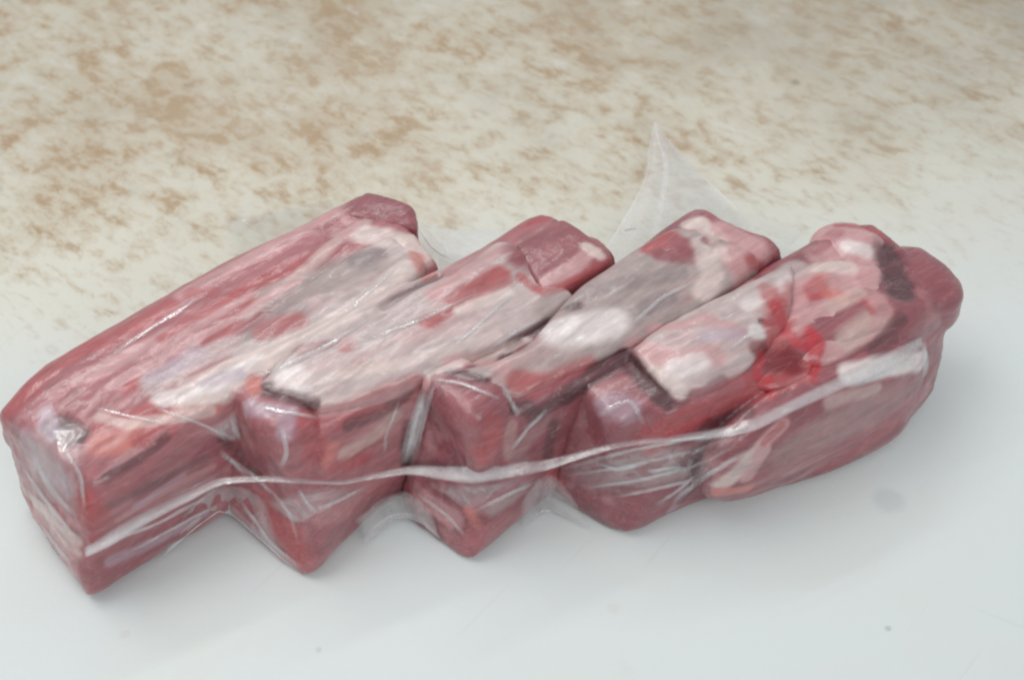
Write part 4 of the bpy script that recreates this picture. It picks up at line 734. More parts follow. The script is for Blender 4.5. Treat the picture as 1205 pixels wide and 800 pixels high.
  'name': 'film_crease_or_glint',
  'off': 0.0005,
  'res': (12, 6),
  'rows': [[[-0.05481, -0.08843, 0.023], [-0.05127, -0.08701, 0.02353], [-0.04815, -0.08351, 0.02173], [-0.04496, -0.0802, 0.02056], [-0.04171, -0.07694, 0.01949]],
           [[-0.05448, -0.08931, 0.02304], [-0.05098, -0.08767, 0.02331], [-0.04781, -0.08404, 0.02138], [-0.04462, -0.08074, 0.02022], [-0.04142, -0.07714, 0.01874]],
           [[-0.05437, -0.0889, 0.02151], [-0.05091, -0.08699, 0.02145], [-0.04765, -0.08346, 0.01969], [-0.04448, -0.07988, 0.01819], [-0.04124, -0.07643, 0.01689]]],
  'soft': (0.25, 0.25, 0.3, 0.3)},
 {'crease': 0.0004,
  'fu': 6,
  'haze': [0.06, 0.4, 0.06],
  'lay': 2,
  'name': 'film_crease_or_glint',
  'off': 0.0005,
  'res': (12, 6),
  'rows': [[[-0.0584, -0.08578, 0.02852], [-0.05692, -0.08682, 0.02601], [-0.05532, -0.08799, 0.02385], [-0.05361, -0.08897, 0.02147]],
           [[-0.05886, -0.08672, 0.02902], [-0.0574, -0.08764, 0.02638], [-0.05578, -0.08878, 0.02412], [-0.05408, -0.08974, 0.02173]],
           [[-0.05957, -0.08633, 0.02796], [-0.05813, -0.08716, 0.0252], [-0.05647, -0.08834, 0.02289], [-0.05478, -0.08922, 0.02039]]],
  'soft': (0.25, 0.25, 0.3, 0.3)},
 {'crease': 0.0004,
  'fu': 6,
  'haze': [0.06, 0.44, 0.06],
  'lay': 2,
  'name': 'film_crease_or_glint',
  'off': 0.0005,
  'res': (14, 6),
  'rows': [[[-0.02302, -0.06728, 0.04778], [-0.02426, -0.06595, 0.04139], [-0.0254, -0.0663, 0.03672], [-0.02656, -0.06651, 0.03185], [-0.02766, -0.06694, 0.02712], [-0.02879, -0.06719, 0.02211],
            [-0.02991, -0.06768, 0.0173]],
           [[-0.02392, -0.06708, 0.04793], [-0.02514, -0.06613, 0.04197], [-0.02621, -0.06742, 0.03834], [-0.02736, -0.06772, 0.03357], [-0.02852, -0.06756, 0.02819], [-0.02959, -0.06851, 0.02399],
            [-0.03074, -0.06877, 0.01895]],
           [[-0.02497, -0.06496, 0.04607], [-0.02608, -0.06562, 0.0418], [-0.02713, -0.06713, 0.03841], [-0.02827, -0.06763, 0.03384], [-0.02944, -0.06742, 0.0284], [-0.03052, -0.06831, 0.02414],
            [-0.03167, -0.06864, 0.01918]]],
  'soft': (0.25, 0.25, 0.3, 0.3)},
 {'crease': 0.0004,
  'fu': 6,
  'haze': [0.06, 0.32, 0.06],
  'lay': 2,
  'name': 'film_crease_or_glint',
  'off': 0.0005,
  'res': (12, 6),
  'rows': [[[-0.02039, -0.06679, 0.05005], [-0.02136, -0.06922, 0.0479], [-0.02255, -0.0684, 0.04224], [-0.02372, -0.06725, 0.03612], [-0.02476, -0.068, 0.03197], [-0.0258, -0.06891, 0.02795]],
           [[-0.02103, -0.06709, 0.05066], [-0.02201, -0.06933, 0.04831], [-0.02325, -0.0679, 0.04199], [-0.02439, -0.06738, 0.03654], [-0.02544, -0.06804, 0.0323], [-0.02649, -0.06876, 0.02807]],
           [[-0.02176, -0.06601, 0.04981], [-0.02276, -0.06801, 0.0472], [-0.02405, -0.06609, 0.04034], [-0.02516, -0.06608, 0.03539], [-0.02622, -0.06681, 0.03121], [-0.02729, -0.06746, 0.02689]]],
  'soft': (0.25, 0.25, 0.3, 0.3)},
 {'crease': 0.0004,
  'fu': 6,
  'haze': [0.06, 0.28, 0.06],
  'lay': 2,
  'name': 'film_crease_or_glint',
  'off': 0.0005,
  'res': (12, 6),
  'rows': [[[-0.03044, -0.06735, 0.04376], [-0.03171, -0.069, 0.04081], [-0.03302, -0.07029, 0.03745], [-0.0343, -0.07121, 0.03373], [-0.03514, -0.07103, 0.02845], [-0.03593, -0.0716, 0.02387]],
           [[-0.031, -0.06826, 0.0451], [-0.03226, -0.06995, 0.04221], [-0.03356, -0.07125, 0.03887], [-0.03485, -0.07234, 0.03525], [-0.03568, -0.0724, 0.03018], [-0.0365, -0.07269, 0.02529]],
           [[-0.03168, -0.06786, 0.04503], [-0.03294, -0.06955, 0.04214], [-0.03425, -0.07082, 0.03877], [-0.03556, -0.0721, 0.03523], [-0.03639, -0.0723, 0.03024], [-0.03723, -0.07248, 0.02524]]],
  'soft': (0.25, 0.25, 0.3, 0.3)},
 {'crease': 0.0004,
  'fu': 6,
  'haze': [0.06, 0.36, 0.06],
  'lay': 2,
  'name': 'film_crease_or_glint',
  'off': 0.0005,
  'res': (12, 6),
  'rows': [[[-0.02148, -0.06443, 0.05022], [-0.01758, -0.06558, 0.05046], [-0.01365, -0.06677, 0.05074], [-0.00986, -0.0691, 0.05118], [-0.00623, -0.07082, 0.0509], [-0.00263, -0.07155, 0.04957]],
           [[-0.02153, -0.06593, 0.05079], [-0.01763, -0.0673, 0.05127], [-0.01376, -0.06846, 0.05153], [-0.01008, -0.07067, 0.0519], [-0.00647, -0.07231, 0.05155], [-0.00288, -0.07299, 0.05017]],
           [[-0.02168, -0.06599, 0.04985], [-0.01776, -0.06756, 0.05054], [-0.01392, -0.06877, 0.05088], [-0.01035, -0.07082, 0.05113], [-0.00673, -0.07242, 0.05073], [-0.00314, -0.073, 0.04924]]],
  'soft': (0.25, 0.25, 0.3, 0.3)},
 {'crease': 0.0004,
  'fu': 6,
  'haze': [0.06, 0.4, 0.06],
  'lay': 2,
  'name': 'film_crease_or_glint',
  'off': 0.0005,
  'res': (12, 6),
  'rows': [[[-0.00213, -0.06721, 0.04984], [-0.0004, -0.06899, 0.04793], [0.00118, -0.07102, 0.04595], [0.00258, -0.07285, 0.04382]],
           [[-0.0029, -0.06861, 0.05057], [-0.00117, -0.07085, 0.04917], [0.00034, -0.07241, 0.04684], [0.00174, -0.074, 0.04445]],
           [[-0.00367, -0.06919, 0.05043], [-0.00194, -0.0715, 0.04911], [-0.00049, -0.07277, 0.04663], [0.00091, -0.07374, 0.04355]]],
  'soft': (0.25, 0.25, 0.3, 0.3)},
 {'crease': 0.0004,
  'fu': 6,
  'haze': [0.06, 0.32, 0.06],
  'lay': 2,
  'name': 'film_crease_or_glint',
  'off': 0.0005,
  'res': (12, 6),
  'rows': [[[-0.02689, -0.07465, 0.01369], [-0.02377, -0.07714, 0.01331], [-0.02069, -0.07948, 0.01275], [-0.01761, -0.08212, 0.01227], [-0.01504, -0.08501, 0.01152], [-0.01253, -0.08721, 0.00995]],
           [[-0.02729, -0.0753, 0.01355], [-0.02417, -0.07787, 0.01327], [-0.02108, -0.08025, 0.01277], [-0.01811, -0.08279, 0.0123], [-0.01556, -0.08566, 0.01156], [-0.01305, -0.08791, 0.01005]],
           [[-0.0278, -0.07473, 0.01194], [-0.02467, -0.07733, 0.01169], [-0.02156, -0.07985, 0.01135], [-0.01869, -0.08221, 0.0108], [-0.01614, -0.08504, 0.01], [-0.01362, -0.08734, 0.00856]]],
  'soft': (0.25, 0.25, 0.3, 0.3)},
 {'crease': 0.0004,
  'fu': 6,
  'haze': [0.06, 0.36, 0.06],
  'lay': 2,
  'name': 'film_crease_or_glint',
  'off': 0.0005,
  'res': (12, 6),
  'rows': [[[-0.01043, -0.08417, 0.01776], [-0.00702, -0.08391, 0.0201], [-0.00364, -0.08267, 0.02124], [-0.00022, -0.07998, 0.02062], [0.00329, -0.07649, 0.01885], [0.00685, -0.07308, 0.0172]],
           [[-0.0101, -0.08506, 0.01784], [-0.00669, -0.08495, 0.02037], [-0.00332, -0.08348, 0.02123], [7e-05, -0.08057, 0.02031], [0.00358, -0.07687, 0.01827], [0.00714, -0.07365, 0.01684]],
           [[-0.00981, -0.08467, 0.01637], [-0.00639, -0.08467, 0.01903], [-0.00301, -0.08292, 0.01956], [0.00037, -0.07965, 0.01819], [0.00389, -0.07603, 0.01625], [0.00746, -0.07279, 0.0148]]],
  'soft': (0.25, 0.25, 0.3, 0.3)},
 {'crease': 0.0004,
  'fu': 6,
  'haze': [0.06, 0.32, 0.06],
  'lay': 2,
  'name': 'film_crease_or_glint',
  'off': 0.0005,
  'res': (12, 6),
  'rows': [[[-0.00113, -0.07807, 0.03571], [0.00133, -0.07605, 0.03805], [0.00386, -0.07364, 0.03998], [0.00666, -0.07138, 0.04166], [0.00946, -0.06915, 0.04335]],
           [[-0.00058, -0.07882, 0.03589], [0.00187, -0.07667, 0.03809], [0.00436, -0.07427, 0.03997], [0.00716, -0.07192, 0.04152], [0.00995, -0.0697, 0.04321]],
           [[-4e-05, -0.07817, 0.03449], [0.00243, -0.07585, 0.03651], [0.00489, -0.07346, 0.03835], [0.00768, -0.07108, 0.03985], [0.01048, -0.0689, 0.04161]]],
  'soft': (0.25, 0.25, 0.3, 0.3)},
 {'crease': 0.0004,
  'fu': 6,
  'haze': [0.06, 0.32, 0.06],
  'lay': 2,
  'name': 'film_crease_or_glint',
  'off': 0.0005,
  'res': (12, 6),
  'rows': [[[0.00229, -0.07678, 0.02923], [0.00501, -0.07445, 0.03068], [0.00775, -0.07242, 0.0325], [0.01061, -0.07028, 0.03407], [0.01348, -0.06809, 0.03552]],
           [[0.00296, -0.0767, 0.02811], [0.0057, -0.07424, 0.02943], [0.00843, -0.07214, 0.03117], [0.01127, -0.07031, 0.03306], [0.01414, -0.06824, 0.03463]],
           [[0.00365, -0.07548, 0.02567], [0.00641, -0.07288, 0.02685], [0.00915, -0.07085, 0.02868], [0.01199, -0.06874, 0.03023], [0.01488, -0.06666, 0.03183]]],
  'soft': (0.25, 0.25, 0.3, 0.3)},
 {'crease': 0.0004,
  'fu': 6,
  'haze': [0.06, 0.4, 0.06],
  'lay': 2,
  'name': 'film_crease_or_glint',
  'off': 0.0005,
  'res': (28, 6),
  'rows': [[[0.01387, -0.06731, 0.01573], [0.01783, -0.06902, 0.01942], [0.02174, -0.07062, 0.02296], [0.02547, -0.07367, 0.02814], [0.02918, -0.07602, 0.03248], [0.03325, -0.07473, 0.03258],
            [0.03717, -0.07511, 0.03421], [0.04106, -0.07549, 0.03585], [0.04513, -0.07448, 0.03592], [0.04945, -0.07187, 0.0342], [0.0538, -0.06939, 0.03264], [0.05788, -0.06831, 0.03287],
            [0.06128, -0.07092, 0.0372], [0.06517, -0.07071, 0.03838]],
           [[0.01404, -0.06845, 0.01597], [0.018, -0.06996, 0.01944], [0.0219, -0.07156, 0.02298], [0.02563, -0.07455, 0.0281], [0.02934, -0.07677, 0.0323], [0.03336, -0.0755, 0.03239],
            [0.03726, -0.07595, 0.03413], [0.04115, -0.07636, 0.03579], [0.04527, -0.07494, 0.0354], [0.04961, -0.07224, 0.03357], [0.05394, -0.06993, 0.0322], [0.0575, -0.07185, 0.03576],
            [0.06125, -0.07239, 0.03779], [0.06515, -0.07212, 0.03892]],
           [[0.01427, -0.06817, 0.01456], [0.01825, -0.06957, 0.01791], [0.02215, -0.07127, 0.02159], [0.0259, -0.07412, 0.02656], [0.02963, -0.07615, 0.03056], [0.03359, -0.07514, 0.03093],
            [0.03751, -0.07552, 0.03259], [0.04142, -0.07583, 0.03415], [0.04561, -0.074, 0.03329], [0.04995, -0.07145, 0.03163], [0.05428, -0.06932, 0.03046], [0.05769, -0.07221, 0.03514],
            [0.06149, -0.0725, 0.03689], [0.06541, -0.07213, 0.03791]]],
  'soft': (0.25, 0.25, 0.3, 0.3)},
 {'crease': 0.0004,
  'fu': 6,
  'haze': [0.06, 0.4, 0.06],
  'lay': 2,
  'name': 'film_crease_or_glint',
  'off': 0.0005,
  'res': (26, 6),
  'rows': [[[0.01517, -0.06865, 0.01432], [0.0193, -0.07022, 0.01719], [0.02334, -0.07218, 0.02051], [0.02723, -0.07524, 0.02508], [0.03128, -0.07567, 0.02659], [0.03523, -0.07599, 0.02822],
            [0.03918, -0.07634, 0.03001], [0.04327, -0.07541, 0.03033], [0.04755, -0.07333, 0.02934], [0.05185, -0.07104, 0.02812], [0.05526, -0.07292, 0.03237], [0.05882, -0.07384, 0.03552],
            [0.06264, -0.07326, 0.03697]],
           [[0.01527, -0.06953, 0.01424], [0.01939, -0.07106, 0.01707], [0.02343, -0.07302, 0.02038], [0.02733, -0.07584, 0.02469], [0.03138, -0.07628, 0.02622], [0.03535, -0.07682, 0.02811],
            [0.03927, -0.07732, 0.03008], [0.04338, -0.07628, 0.03027], [0.04767, -0.07405, 0.02911], [0.05206, -0.07149, 0.0276], [0.05526, -0.07478, 0.03347], [0.05889, -0.07523, 0.03609],
            [0.06271, -0.07457, 0.03744]],
           [[0.01543, -0.0691, 0.01261], [0.01957, -0.07067, 0.0155], [0.02361, -0.07261, 0.01882], [0.02754, -0.07524, 0.02291], [0.0316, -0.07571, 0.02447], [0.03561, -0.0764, 0.02657],
            [0.03953, -0.07697, 0.02862], [0.04368, -0.07573, 0.02859], [0.04801, -0.07338, 0.02729], [0.05245, -0.07083, 0.02581], [0.05555, -0.07494, 0.03264], [0.05921, -0.07526, 0.03511],
            [0.06307, -0.07444, 0.0363]]],
  'soft': (0.25, 0.25, 0.3, 0.3)},
 {'crease': 0.0004,
  'fu': 6,
  'haze': [0.06, 0.36, 0.06],
  'lay': 2,
  'name': 'film_crease_or_glint',
  'off': 0.0005,
  'res': (26, 6),
  'rows': [[[0.01886, -0.0712, 0.01167], [0.02274, -0.07287, 0.01451], [0.02656, -0.07454, 0.01734], [0.03033, -0.07616, 0.02009], [0.03408, -0.0771, 0.02206], [0.03778, -0.07757, 0.02403],
            [0.04163, -0.07684, 0.02458], [0.04569, -0.07466, 0.02346], [0.04986, -0.07208, 0.02188], [0.05349, -0.07093, 0.02244], [0.0558, -0.07653, 0.03163], [0.05906, -0.07636, 0.03416],
            [0.0625, -0.07521, 0.03558]],
           [[0.01894, -0.0721, 0.01162], [0.0228, -0.07381, 0.01451], [0.02662, -0.07547, 0.01734], [0.03039, -0.07706, 0.02006], [0.03418, -0.07801, 0.02205], [0.03789, -0.07848, 0.02402],
            [0.04177, -0.07752, 0.02431], [0.04586, -0.07518, 0.02299], [0.05002, -0.07259, 0.02141], [0.053, -0.07626, 0.02761], [0.05599, -0.07775, 0.03208], [0.05927, -0.07745, 0.03446],
            [0.0627, -0.07625, 0.03581]],
           [[0.01909, -0.0718, 0.01013], [0.02296, -0.07349, 0.01301], [0.02679, -0.07518, 0.01588], [0.03058, -0.07669, 0.01852], [0.03442, -0.07762, 0.0205], [0.03817, -0.07805, 0.02244],
            [0.04209, -0.07685, 0.02245], [0.04621, -0.07439, 0.021], [0.05038, -0.07193, 0.01956], [0.05338, -0.0764, 0.0268], [0.05642, -0.07761, 0.03097], [0.05973, -0.07716, 0.03318],
            [0.06318, -0.07592, 0.03449]]],
  'soft': (0.25, 0.25, 0.3, 0.3)},
 {'crease': 0.0004,
  'fu': 6,
  'haze': [0.06, 0.32, 0.06],
  'lay': 2,
  'name': 'film_crease_or_glint',
  'off': 0.0005,
  'res': (16, 6),
  'rows': [[[0.02827, -0.0766, 0.01433], [0.03192, -0.0778, 0.01695], [0.03561, -0.07822, 0.01864], [0.03934, -0.07813, 0.0197], [0.04326, -0.07606, 0.01863], [0.04725, -0.07386, 0.01749],
            [0.05127, -0.07173, 0.01644], [0.0539, -0.07779, 0.025]],
           [[0.02837, -0.07762, 0.01445], [0.03202, -0.07872, 0.01695], [0.03571, -0.07907, 0.01856], [0.03946, -0.07879, 0.0194], [0.04341, -0.07675, 0.01837], [0.04739, -0.0746, 0.01728],
            [0.05141, -0.07242, 0.01617], [0.05398, -0.07881, 0.02513]],
           [[0.02858, -0.07738, 0.01305], [0.03225, -0.07834, 0.0154], [0.03596, -0.07865, 0.01695], [0.03975, -0.0782, 0.0176], [0.04373, -0.07621, 0.01664], [0.04772, -0.07406, 0.01556],
            [0.05177, -0.07179, 0.01433], [0.05428, -0.07854, 0.02374]]],
  'soft': (0.25, 0.25, 0.3, 0.3)},
 {'crease': 0.0004,
  'fu': 6,
  'haze': [0.06, 0.4, 0.06],
  'lay': 2,
  'name': 'film_crease_or_glint',
  'off': 0.0005,
  'res': (16, 6),
  'rows': [[[0.045, -0.07579, 0.01157], [0.04804, -0.07395, 0.01288], [0.05108, -0.0722, 0.01429], [0.053, -0.07704, 0.02344], [0.05566, -0.07858, 0.02833], [0.05862, -0.0782, 0.03075],
            [0.06167, -0.07722, 0.03247], [0.06482, -0.07575, 0.03363]],
           [[0.04562, -0.07607, 0.0107], [0.04866, -0.07426, 0.01204], [0.05168, -0.07263, 0.0136], [0.0534, -0.07857, 0.02405], [0.05607, -0.07961, 0.02828], [0.05901, -0.07924, 0.03072],
            [0.06212, -0.07799, 0.03212], [0.06527, -0.07652, 0.03328]],
           [[0.04647, -0.07484, 0.00798], [0.04952, -0.07309, 0.00941], [0.05253, -0.0716, 0.01116], [0.05407, -0.07852, 0.02282], [0.05674, -0.07916, 0.02651], [0.05968, -0.07885, 0.02903],
            [0.0628, -0.07756, 0.0304], [0.06601, -0.07589, 0.03134]]],
  'soft': (0.25, 0.25, 0.3, 0.3)},
 {'crease': 0.0004,
  'fu': 6,
  'haze': [0.06, 0.4, 0.06],
  'lay': 2,
  'name': 'film_crease_or_glint',
  'off': 0.0005,
  'res': (12, 6),
  'rows': [[[0.05015, -0.07133, 0.03271], [0.05398, -0.0693, 0.03167], [0.05726, -0.07055, 0.0343], [0.06043, -0.07145, 0.03672], [0.06385, -0.07115, 0.03797], [0.06734, -0.07044, 0.03874]],
           [[0.05045, -0.07191, 0.03163], [0.05426, -0.07008, 0.0308], [0.05719, -0.07325, 0.03558], [0.06054, -0.07345, 0.03727], [0.06397, -0.073, 0.03833], [0.06747, -0.07224, 0.03905]],
           [[0.05092, -0.07142, 0.02932], [0.05472, -0.06974, 0.02867], [0.05746, -0.07398, 0.03468], [0.06092, -0.074, 0.03619], [0.06439, -0.07341, 0.03711], [0.06794, -0.07242, 0.03758]]],
  'soft': (0.25, 0.25, 0.3, 0.3)},
 {'crease': 0.0004,
  'fu': 6,
  'haze': [0.06, 0.32, 0.06],
  'lay': 2,
  'name': 'film_crease_or_glint',
  'off': 0.0005,
  'res': (12, 6),
  'rows': [[[0.04009, -0.07849, 0.01267], [0.04328, -0.07676, 0.01387], [0.0465, -0.0749, 0.01492], [0.04926, -0.07291, 0.01631], [0.05191, -0.07128, 0.01854], [0.05347, -0.07595, 0.02801]],
           [[0.04048, -0.079, 0.01234], [0.04371, -0.07705, 0.01328], [0.04692, -0.07521, 0.01435], [0.04975, -0.07343, 0.01613], [0.05243, -0.0716, 0.01812], [0.05379, -0.0774, 0.02892]],
           [[0.04107, -0.07806, 0.01025], [0.04428, -0.07626, 0.01138], [0.04753, -0.07426, 0.01228], [0.05046, -0.07255, 0.01429], [0.05315, -0.07074, 0.01632], [0.05434, -0.07745, 0.02821]]],
  'soft': (0.25, 0.25, 0.3, 0.3)},
 {'crease': 0.0004,
  'fu': 6,
  'haze': [0.06, 0.48, 0.06],
  'lay': 2,
  'name': 'film_crease_or_glint',
  'off': 0.0005,
  'res': (12, 6),
  'rows': [[[0.02361, -0.07154, 0.02322], [0.02696, -0.07514, 0.0261], [0.03035, -0.0759, 0.02573], [0.03371, -0.07583, 0.0269], [0.03715, -0.07632, 0.02872]],
           [[0.02343, -0.07235, 0.02308], [0.0268, -0.07562, 0.02559], [0.03035, -0.0765, 0.02533], [0.03382, -0.07675, 0.0269], [0.03726, -0.0772, 0.02868]],
           [[0.02333, -0.07189, 0.02147], [0.02676, -0.07471, 0.02347], [0.03045, -0.0759, 0.02354], [0.03408, -0.07635, 0.02537], [0.03753, -0.07679, 0.02716]]],
  'soft': (0.25, 0.25, 0.3, 0.3)},
 {'crease': 0.0004,
  'fu': 6,
  'haze': [0.06, 0.48, 0.06],
  'lay': 2,
  'name': 'film_crease_or_glint',
  'off': 0.0005,
  'res': (12, 6),
  'rows': [[[0.0373, -0.07705, 0.02596], [0.04079, -0.07706, 0.02687], [0.0446, -0.07528, 0.02574], [0.04869, -0.07279, 0.02249], [0.05267, -0.07081, 0.01983]],
           [[0.03737, -0.07794, 0.02592], [0.04089, -0.07768, 0.02652], [0.04463, -0.07584, 0.02529], [0.04862, -0.07342, 0.02212], [0.05258, -0.07158, 0.01962]],
           [[0.03761, -0.07748, 0.02431], [0.04116, -0.07705, 0.02471], [0.04484, -0.07517, 0.02342], [0.04875, -0.07277, 0.02026], [0.05273, -0.07088, 0.01769]]],
  'soft': (0.25, 0.25, 0.3, 0.3)},
 {'crease': 0.0004,
  'fu': 6,
  'haze': [0.06, 0.4, 0.06],
  'lay': 2,
  'name': 'film_crease_or_glint',
  'off': 0.0005,
  'res': (12, 6),
  'rows': [[[0.09517, -0.05596, 0.03885], [0.09952, -0.05353, 0.03844], [0.10397, -0.05085, 0.03779], [0.1083, -0.04787, 0.03712], [0.1128, -0.04444, 0.03634], [0.11775, -0.03979, 0.03435]],
           [[0.09546, -0.05722, 0.03854], [0.09985, -0.05463, 0.03796], [0.10433, -0.05186, 0.03721], [0.10883, -0.04871, 0.03641], [0.11332, -0.04531, 0.03566], [0.1183, -0.04058, 0.03357]],
           [[0.09622, -0.05685, 0.0365], [0.10065, -0.05419, 0.03585], [0.10516, -0.05137, 0.03505], [0.10981, -0.04812, 0.03423], [0.11437, -0.04456, 0.0333], [0.11935, -0.03991, 0.0313]]],
  'soft': (0.25, 0.25, 0.3, 0.3)},
 {'crease': 0.0004,
  'fu': 6,
  'haze': [0.06, 0.4, 0.06],
  'lay': 2,
  'name': 'film_crease_or_glint',
  'off': 0.0005,
  'res': (12, 6),
  'rows': [[[0.12264, -0.03071, 0.03099], [0.12418, -0.03117, 0.02605], [0.12549, -0.03092, 0.01967], [0.12477, -0.03297, 0.01629]],
           [[0.12101, -0.03275, 0.03275], [0.12114, -0.03724, 0.03192], [0.12203, -0.03784, 0.02717], [0.12184, -0.03833, 0.02226]],
           [[0.11956, -0.03427, 0.03399], [0.11994, -0.03802, 0.03244], [0.12051, -0.03926, 0.02897], [0.12015, -0.04024, 0.02461]]],
  'soft': (0.25, 0.25, 0.3, 0.3)},
 {'crease': 0.0004,
  'fu': 6,
  'haze': [0.06, 0.32, 0.06],
  'lay': 2,
  'name': 'film_crease_or_glint',
  'off': 0.0005,
  'res': (20, 6),
  'rows': [[[-0.03864, -0.04349, 0.05214], [-0.04204, -0.04653, 0.05195], [-0.04539, -0.04963, 0.05186], [-0.04874, -0.05253, 0.05159], [-0.05209, -0.05551, 0.05141], [-0.05579, -0.05761, 0.0511],
            [-0.05941, -0.0598, 0.05096], [-0.06303, -0.06179, 0.05064], [-0.06733, -0.06041, 0.04682], [-0.07049, -0.06455, 0.04875]],
           [[-0.03899, -0.04338, 0.05288], [-0.04238, -0.04642, 0.0527], [-0.04574, -0.04942, 0.05251], [-0.04909, -0.05231, 0.05223], [-0.05241, -0.05521, 0.05199], [-0.05601, -0.05756, 0.05197],
            [-0.05962, -0.05974, 0.05183], [-0.06327, -0.06155, 0.05132], [-0.06743, -0.06084, 0.0482], [-0.07076, -0.06416, 0.04928]],
           [[-0.03952, -0.04176, 0.05215], [-0.0429, -0.04492, 0.05208], [-0.04628, -0.04786, 0.05181], [-0.04964, -0.05076, 0.05154], [-0.0529, -0.05378, 0.05143], [-0.05646, -0.05611, 0.05142],
            [-0.06009, -0.05825, 0.05123], [-0.06394, -0.05912, 0.04974], [-0.06783, -0.05982, 0.04808], [-0.07134, -0.06234, 0.04831]]],
  'soft': (0.25, 0.25, 0.3, 0.3)},
 {'crease': 0.0004,
  'fu': 6,
  'haze': [0.06, 0.28, 0.06],
  'lay': 2,
  'name': 'film_crease_or_glint',
  'off': 0.0005,
  'res': (18, 6),
  'rows': [[[-0.0101, -0.0332, 0.05142], [-0.01389, -0.03641, 0.05181], [-0.01764, -0.03935, 0.05198], [-0.02137, -0.0423, 0.05219], [-0.02515, -0.04528, 0.05253], [-0.02905, -0.04742, 0.05264],
            [-0.03293, -0.04928, 0.05249], [-0.03681, -0.05105, 0.05226], [-0.04069, -0.0527, 0.05191]],
           [[-0.01036, -0.03319, 0.05215], [-0.01414, -0.03644, 0.05259], [-0.0179, -0.03935, 0.05273], [-0.02162, -0.04225, 0.05288], [-0.02533, -0.0452, 0.05324], [-0.02922, -0.04729, 0.0533],
            [-0.03311, -0.04915, 0.05315], [-0.03699, -0.05087, 0.05287], [-0.04085, -0.05258, 0.05258]],
           [[-0.01067, -0.03177, 0.05156], [-0.01445, -0.03503, 0.052], [-0.01822, -0.0379, 0.05209], [-0.02196, -0.04073, 0.05216], [-0.02563, -0.04359, 0.05247], [-0.02953, -0.04568, 0.05252],
            [-0.03342, -0.04765, 0.05246], [-0.03731, -0.04936, 0.05216], [-0.04119, -0.05106, 0.05185]]],
  'soft': (0.25, 0.25, 0.3, 0.3)},
 {'crease': 0.0004,
  'fu': 6,
  'haze': [0.06, 0.36, 0.06],
  'lay': 2,
  'name': 'film_crease_or_glint',
  'off': 0.0005,
  'res': (12, 6),
  'rows': [[[0.00946, -0.03992, 0.04864], [0.00598, -0.04293, 0.04881], [0.00253, -0.04567, 0.04873], [-0.00084, -0.04837, 0.04862], [-0.0041, -0.05092, 0.04808], [-0.00736, -0.05302, 0.04711]],
           [[0.00908, -0.04022, 0.04981], [0.0056, -0.04316, 0.04991], [0.00216, -0.046, 0.04994], [-0.00123, -0.04881, 0.0499], [-0.00448, -0.05153, 0.04955], [-0.00772, -0.05397, 0.04893]],
           [[0.00874, -0.03899, 0.04949], [0.00526, -0.04188, 0.04954], [0.0018, -0.04482, 0.04966], [-0.00163, -0.04775, 0.0497], [-0.00489, -0.05059, 0.04945], [-0.00813, -0.0532, 0.04899]]],
  'soft': (0.25, 0.25, 0.3, 0.3)},
 {'crease': 0.0004,
  'fu': 6,
  'haze': [0.06, 0.28, 0.06],
  'lay': 2,
  'name': 'film_crease_or_glint',
  'off': 0.0005,
  'res': (18, 6),
  'rows': [[[0.00474, -0.02597, 0.0498], [0.00167, -0.03041, 0.05013], [-0.00137, -0.03508, 0.05073], [-0.00436, -0.03946, 0.05112], [-0.0073, -0.04392, 0.05163], [-0.01024, -0.04777, 0.0516],
            [-0.0132, -0.05134, 0.05143], [-0.01613, -0.05482, 0.0512], [-0.01905, -0.05795, 0.05066]],
           [[0.00432, -0.02602, 0.05047], [0.00125, -0.03029, 0.05064], [-0.00178, -0.03505, 0.05132], [-0.00476, -0.0395, 0.05178], [-0.0077, -0.0439, 0.05223], [-0.01062, -0.04789, 0.05235],
            [-0.01357, -0.05152, 0.05225], [-0.01649, -0.05514, 0.05216], [-0.0194, -0.05831, 0.05166]],
           [[0.00391, -0.02469, 0.04985], [0.00084, -0.02887, 0.04992], [-0.0022, -0.03344, 0.05041], [-0.00519, -0.03804, 0.05099], [-0.00814, -0.04243, 0.05141], [-0.01105, -0.04645, 0.05157],
            [-0.014, -0.05026, 0.05162], [-0.01692, -0.05401, 0.05165], [-0.01983, -0.05723, 0.05119]]],
  'soft': (0.25, 0.25, 0.3, 0.3)},
 {'crease': 0.0004,
  'fu': 6,
  'haze': [0.06, 0.32, 0.06],
  'lay': 2,
  'name': 'film_crease_or_glint',
  'off': 0.0005,
  'res': (14, 6),
  'rows': [[[0.05407, -0.02625, 0.04977], [0.05027, -0.02899, 0.04987], [0.04646, -0.0319, 0.05016], [0.043, -0.03477, 0.05028], [0.03978, -0.03862, 0.05035], [0.03661, -0.04233, 0.05034],
            [0.03349, -0.04581, 0.05013]],
           [[0.05368, -0.02623, 0.05066], [0.04989, -0.02887, 0.05068], [0.04609, -0.03178, 0.05096], [0.04247, -0.03481, 0.05108], [0.03925, -0.0387, 0.0512], [0.03608, -0.04241, 0.05118],
            [0.03296, -0.046, 0.05109]],
           [[0.05351, -0.02464, 0.05009], [0.0497, -0.02734, 0.05014], [0.04591, -0.03017, 0.05034], [0.0421, -0.03346, 0.05055], [0.03889, -0.03727, 0.05058], [0.03571, -0.04105, 0.05061],
            [0.03257, -0.04469, 0.05056]]],
  'soft': (0.25, 0.25, 0.3, 0.3)},
 {'crease': 0.0004,
  'fu': 6,
  'haze': [0.06, 0.4, 0.06],
  'lay': 2,
  'name': 'film_crease_or_glint',
  'off': 0.0005,
  'res': (14, 6),
